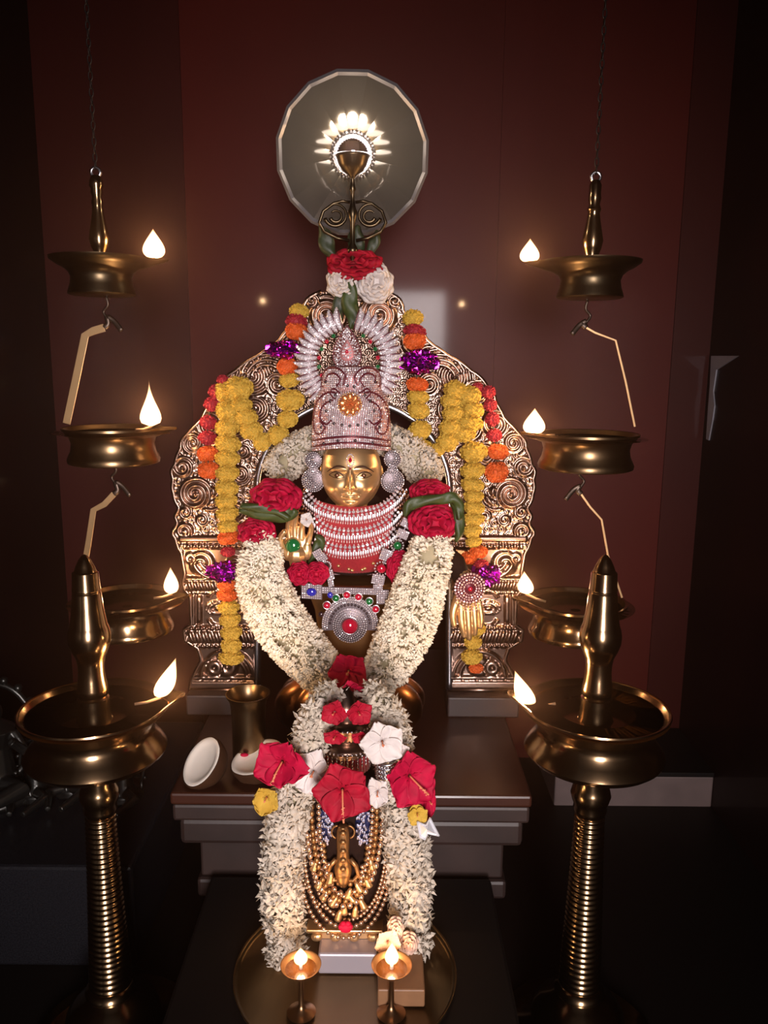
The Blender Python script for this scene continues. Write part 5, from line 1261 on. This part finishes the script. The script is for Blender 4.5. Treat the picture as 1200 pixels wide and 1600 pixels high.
# white strings of flowers down both sides --------------------------------
YW = 0.985
g = thing('white_flower_string', 'long white flower string down the left side of the small idol to the plate', 'garland', P(440, 1400, YW))
flower_rope(g, [(526, 1082, 16, .03), (508, 1100, 20, .02), (492, 1128, 22, .01), (484, 1160, 20), (478, 1196, 20, .01), (464, 1232, 24), (452, 1262, 26), (446, 1300, 27), (442, 1340, 27), (440, 1380, 27), (442, 1420, 26), (448, 1458, 24, .005), (446, 1484, 24, .0), (438, 1502, 18)], YW, 1.0, 1300, .0125, .0062, 'tuberose', starf=.85, lie=.8, inward=.3)
g = thing('white_flower_string', 'long white flower string down the right side of the small idol, behind the silver leaf', 'garland', P(635, 1400, YW))
flower_rope(g, [(572, 1080, 14, .03), (590, 1098, 20, .02), (606, 1124, 22, .01), (616, 1150, 20), (614, 1190, 18, .02), (618, 1230, 22, .01), (626, 1262, 24), (632, 1300, 27), (636, 1340, 28), (640, 1380, 27), (640, 1420, 26), (642, 1456, 24), (646, 1484, 22)], YW, 1.0, 1300, .0125, .0062, 'tuberose', starf=.85, lie=.8, inward=.3)

# flowers in front ---------------------------------------------------------
hibiscus('red hibiscus at the point of the jasmine V, topmost of the middle column', 545, 1048, 1.205, 32, (-.1, -1, .1), spin=.5)
hibiscus('small red hibiscus directly under the topmost one of the middle column', 549, 1082, 1.02, 22, (.1, -1, .0), spin=.2)
hibiscus('red petal flower above the upper silver rim, left of the pair', 523, 1112, .95, 21, (-.2, -1, .0), m='petal_crimson', spin=.9)
hibiscus('red petal flower above the upper silver rim, right of the pair', 560, 1112, .95, 21, (.2, -1, .0), m='petal_crimson', spin=.1)
hibiscus('red petal flower between the two silver rims, left of the pair', 524, 1150, .955, 18, (-.2, -1, -.1), m='petal_crimson', squash=(1.05, .7))
hibiscus('red petal flower between the two silver rims, right of the pair', 562, 1150, .955, 16, (.2, -1, -.1), m='petal_crimson', squash=(.9, .7))
hibiscus('large red hibiscus under the tiered crown, its pistil hanging over the beads', 535, 1233, .925, 44, (0, -1, .25), m='petal_crimson', pist=(537, 1286), spin=.35)
hibiscus('red hibiscus at the left shoulder of the small idol, above the yellow flower', 441, 1190, .945, 41, (-.2, -1, .2), pist=(424, 1226), spin=.8, tilt=.55)
hibiscus('large red hibiscus at the right shoulder of the small idol', 640, 1212, .945, 44, (.25, -1, .15), pist=(670, 1242), spin=.1, squash=(.95, 1.02))
hibiscus('red petal folded at the lower right of the right shoulder hibiscus', 668, 1248, .96, 22, (.5, -1, -.2), spin=.4, squash=(.6, 1.5))
hibiscus('yellow flower with an orange blush below the left hibiscus', 417, 1245, .945, 25, (-.1, -1, 0), m='marigold_yellow', name='yellow_flower', squash=(.95, 1), curl=-.1)
hibiscus('yellow-green flower below the right hibiscus, above the silver leaf', 652, 1270, .94, 18, (0, -1, 0), m='marigold_yellow', name='yellow_flower')
hibiscus('large white flower right of the tiered crown, above the silver bangles', 597, 1158, .945, 33, (.1, -1, .1), m='petal_white', name='white_flower', spin=.3, tilt=.35)
hibiscus('white flower leaning between the left hibiscus and the tiered crown', 490, 1205, .965, 36, (-.1, -1, .1), m='petal_white', name='white_flower', spin=.9, tilt=.3, squash=(.8, 1.0))
hibiscus('white petal flower between the middle and the right hibiscus', 590, 1236, .94, 26, (0, -1, 0), m='petal_white', name='white_flower', spin=.5, squash=(.75, 1.0))
hibiscus('small white flower touching the top of the right hibiscus', 628, 1172, .95, 11, (0, -1, 0.2), m='petal_white', name='white_flower')
hibiscus('blush white flower behind the right little lamp flame', 606, 1470, .93, 22, (0, -1, .3), m='petal_blush', name='white_flower', spin=.7, tilt=.6)
rose('blush white bud standing above the right little lamp', 618, 1450, .935, 12, 18, m='petal_blush', name='white_flower', layers=4)
rose('peach flower behind the right little lamp, next to the white string', 638, 1474, .94, 15, 18, m='petal_blush', name='peach_flower', layers=4)
# silver bangles and silver foil leaf
mb = MB(); cb_ = P(605, 1200, .955)
for i in range(4):
    mb.tube([cb_ + Vector((math.cos(t) * 15 * kq, math.sin(t) * 12 * kq, (i - 1.5) * 7 * kq + math.cos(t) * 2 * kq)) for t in np.linspace(0, 2 * PI, 33)], 2.8 * kq, 7, cap=False)
for t in np.arange(0, 2 * PI, .3):
    for e in (-1, 0, 1): mb.ell(cb_ + Vector((math.cos(t) * 16 * kq, math.sin(t) * 13 * kq, e * 7 * kq)), 2.2 * kq, 6, 5)
tag(mb.build('silver_bangles', 'silver'), 'stack of silver bangles under the large white flower, beside the right hibiscus', 'bangles')
mb = MB(); ol = [(652, 1284), (666, 1290), (672, 1278), (686, 1306), (668, 1302), (664, 1312), (656, 1308)]
vs = [P(x, y, .935) for x, y in ol]; c0 = P(667, 1296, .925); mb.add(vs + [c0] + [v + Vector((0, .002, 0)) for v in vs], [(i, (i + 1) % 7, 7) for i in range(7)] + [tuple(range(8, 15))[::-1]] + [(i, 8 + i, 8 + (i + 1) % 7, (i + 1) % 7) for i in range(7)])
for a_, b_ in zip(ol, ol[1:] + ol[:1]): mb.tube([P(*a_, .933), P(*b_, .933)], .0011, 6)
tag(mb.build('silver_leaf', 'foil_silver', smooth=False), 'small three-pointed silver leaf under the yellow-green flower', 'ornament')

# wooden board and the two little lamps -------------------------------------
YD = .885
mb = MB(); a = P(500, 1508, .91); b = P(662, 1508, .91); zt = P(600, 1512, .90).z
zt = 0.020
mb.box((P(588, 1520, .93).x + .002, .895, .0045), (P(662, 1520, .93).x, .975, .030)); o = mb.build('wooden_block', 'wood_board', smooth=False, bevel=.002); tag(o, 'brown wooden block behind the right little lamp on the plate', 'block')
for (px, lbl, fh) in ((470, 'little brass footed lamp on the left of the plate, lit', 26), (612, 'little brass footed lamp on the right of the plate, lit', 34)):
    c_ = P(px, 1507, YD); k = S(px, 1507, YD); root = thing('small_oil_lamp', lbl, 'lamp', (c_.x, YD, .003)); zr = c_.z
    h_ = zr - .004
    pr = [(.1, 0), (22, 0), (23, 2), (18, 5), (8, 9), (4.5, 16)]
    pr = [(r * k, .004 + z_ * k) for r, z_ in pr]; zk = zr - 26 * k
    up_ = [(4, 0), (5, 3), (8, 5), (5, 7), (12, 10), (22, 15), (28, 21), (31, 26), (32, 26.5), (30, 25.5), (26, 20), (18, 15), (.1, 13)]
    pr += [(4.5 * k, (pr[-1][1] + zk) / 2)] if zk > pr[-1][1] else []
    pr += [(r * k, zk + z_ * k) for r, z_ in up_]
    mb = MB(); mb.lathe(pr, (c_.x, YD, 0), 48); mb.build('bowl', 'bowl_copper', root, autosmooth=50)
    mb = MB(); mb.lathe([(.0001, 0), (24.5 * k, 0)], (c_.x, YD, zr - 7 * k), 32); mb.build('oil', 'oil', root)
    mb = MB(); mb.tube([(c_.x, YD, zr - 10 * k), (c_.x, YD, zr + 6 * k)], [3.5 * k, 2 * k], 8); mb.build('wick', 'petal_white', root)
    flame(root, (c_.x, YD, zr + 2 * k), fh * k, 19 * k, watts=FLAME_W * .28)

# ------------------------------------------------------------------ copper tumbler, coconut halves
c_ = PZ(390, 1186, TZ); k = S(390, 1150, c_.y); zr = P(390, 1083, c_.y).z - TZ
mb = MB(); mb.lathe([(.0001, 0), (25 * k, 0), (26 * k, .002), (26 * k, zr * .5), (27 * k, zr * .80), (29 * k, zr * .9), (33 * k, zr * .96), (34.5 * k, zr), (33 * k, zr), (29 * k, zr * .93), (25.5 * k, zr * .8), (24.5 * k, .006), (.0001, .005)], (c_.x, c_.y, TZ), 56)
tag(mb.build('metal_tumbler', 'brass_old', autosmooth=50), 'dull copper-brass tumbler with a flared rim behind the coconut halves', 'tumbler')
def coconut(label, px, py, a_px, b_px, Y, n, roll):
    """half shell: white disc of flesh facing n"""
    c_ = P(px, py, Y); k = S(px, py, Y); r = a_px * k; root = thing('coconut_half', label, 'coconut', (c_.x, c_.y, TZ), 'coconut halves')
    M = frame(n, p=c_)
    mb = MB(); pf = [(r * math.sin(t), -r * .98 * math.cos(t)) for t in np.linspace(0.001, PI / 2, 14)] + [(r * .985, .0012), (r * .955, .001)]
    mb.lathe(pf, (0, 0, 0), 40, M); mb.v = [tuple(Vector(v) + Vector((noise.noise(Vector(v) * 60) * .0012,) * 3)) for v in mb.v]; mb.build('shell', 'coconut_shell', root)
    mb = MB(); pf = [(r * .96, .0008), (r * .93, .0016), (r * .80, .0010), (r * .72, -r * .03), (r * .55, -r * .08), (r * .25, -r * .12), (.0001, -r * .13)]
    mb.lathe(pf, (0, 0, 0), 40, M); mb.build('flesh', 'coconut_flesh', root)
    return root, c_, k, M
v1 = (-.48, -.62, .62)
coconut('left coconut half, white flesh turned up towards the left standing lamp', 315, 1190, 41, 0, 1.185, (-.60, -.46, .65), 0)
r_, c_, k, M = coconut('right coconut half beside the tumbler, with a red mark on its flesh', 402, 1183, 44, 0, 1.215, (-.28, -.16, .94), 0)
mb = MB(); mb.ell(M @ Vector((-.024, -.014, .001)), (.007, .004, .003), 12, 8); mb.build('red_mark', 'petal_red', r_)

# ------------------------------------------------------------------ dark things at the left edge
YS = 1.45
bk = MB(); zt = P(100, 1300, 1.30).z; bk.box((-.79, 1.20, -.2), (P(232, 1300, 1.3).x, 1.75, zt))
tag(bk.build('granite_block', 'granite', smooth=False, bevel=.006), 'dark speckled granite block low on the left, behind the left standing lamp', 'block')
def figurine(label, px, pyb, Y, h_px, seed, arms=True):
    rs = random.Random(seed); k = S(px, pyb, Y); x = P(px, pyb, Y).x; root = thing('dark_figurine', label, 'figurine', (x, Y, zt)); h = h_px * k
    mb = MB(); mb.lathe([(.0001, 0), (.30 * h, 0), (.31 * h, .04 * h), (.26 * h, .07 * h), (.28 * h, .10 * h), (.0001, .11 * h)], (x, Y, zt), 24); mb.build('pedestal', 'bronze_black', root)
    mb = MB()
    mb.tube([(x, Y, zt + .08 * h), (x, Y - .01 * h, zt + .26 * h), (x, Y, zt + .45 * h), (x, Y, zt + .60 * h), (x, Y, zt + .68 * h)], [.20 * h, .15 * h, .12 * h, .17 * h, .06 * h], 16)
    for s in (-1, 1):
        mb.tube([(x + s * .08 * h, Y - .02, zt + .15 * h), (x + s * .27 * h, Y - .04, zt + .15 * h), (x + s * .10 * h, Y - .09 * 1, zt + .12 * h)], [.09 * h, .08 * h, .05 * h], 10)
        mb.tube([(x + s * .15 * h, Y, zt + .57 * h), (x + s * .27 * h, Y - .01, zt + .42 * h), (x + s * .20 * h, Y - .03, zt + .55 * h)], [.05 * h, .045 * h, .035 * h], 8)
    mb.ell((x, Y - .01 * h, zt + .75 * h), (.085 * h, .085 * h, .10 * h), 14, 10)
    mb.lathe([(.09 * h, 0), (.10 * h, .03 * h), (.07 * h, .08 * h), (.05 * h, .13 * h), (.02 * h, .18 * h), (.0001, .19 * h)], (x, Y, zt + .80 * h), 16)
    o = mb.build('seated_figure', 'bronze_black', root); remesh(o, .0018)
    mb = MB(); mb.tube([(x + .30 * h * math.cos(t), Y + .12 * h, zt + .48 * h + .46 * h * math.sin(t)) for t in np.linspace(-.6, PI + .6, 24)], .025 * h, 8)
    for t in np.linspace(-.4, PI + .4, 12): mb.ell((x + .34 * h * math.cos(t), Y + .12 * h, zt + .48 * h + .50 * h * math.sin(t)), .035 * h, 8, 6)
    for s in (-1, 1): mb.tube([(x + s * .25 * h, Y + .12 * h, zt + .22 * h), (x + s * .25 * h, Y + .12 * h, zt)], .03 * h, 8)
    mb.build('halo_arch', 'bronze_black', root)
figurine('dark seated metal figurine with a halo arch, at the left picture edge', 2, 1280, 1.42, 185, 1)
figurine('small dark seated figurine to the left of the left lamp stem', 62, 1290, 1.42, 95, 2)
figurine('small dark seated figurine half hidden behind the left lamp stem', 118, 1290, 1.44, 90, 3)
figurine('small dark seated figurine to the right of the left lamp stem', 198, 1290, 1.42, 92, 4)
# thin warm haze volume, added to give the flames a soft glow
hm = bpy.data.materials.new('glow_haze'); hm.use_nodes = True; nt = hm.node_tree; nt.nodes.clear()
sc_ = nt.nodes.new('ShaderNodeVolumeScatter'); sc_.inputs['Color'].default_value = (1, .62, .48, 1); sc_.inputs['Density'].default_value = 0.038; sc_.inputs['Anisotropy'].default_value = 0.85
o_ = nt.nodes.new('ShaderNodeOutputMaterial'); nt.links.new(sc_.outputs[0], o_.inputs['Volume'])
MATS['glow_haze'] = hm
mb = MB(); mb.box((-0.79, 0.45, -0.19), (0.765, WY - .01, 2.28))
tag(mb.build('glow_haze', 'glow_haze', smooth=False), 'thin warm haze added for the glow around the burning lamps', 'haze', kind='stuff')
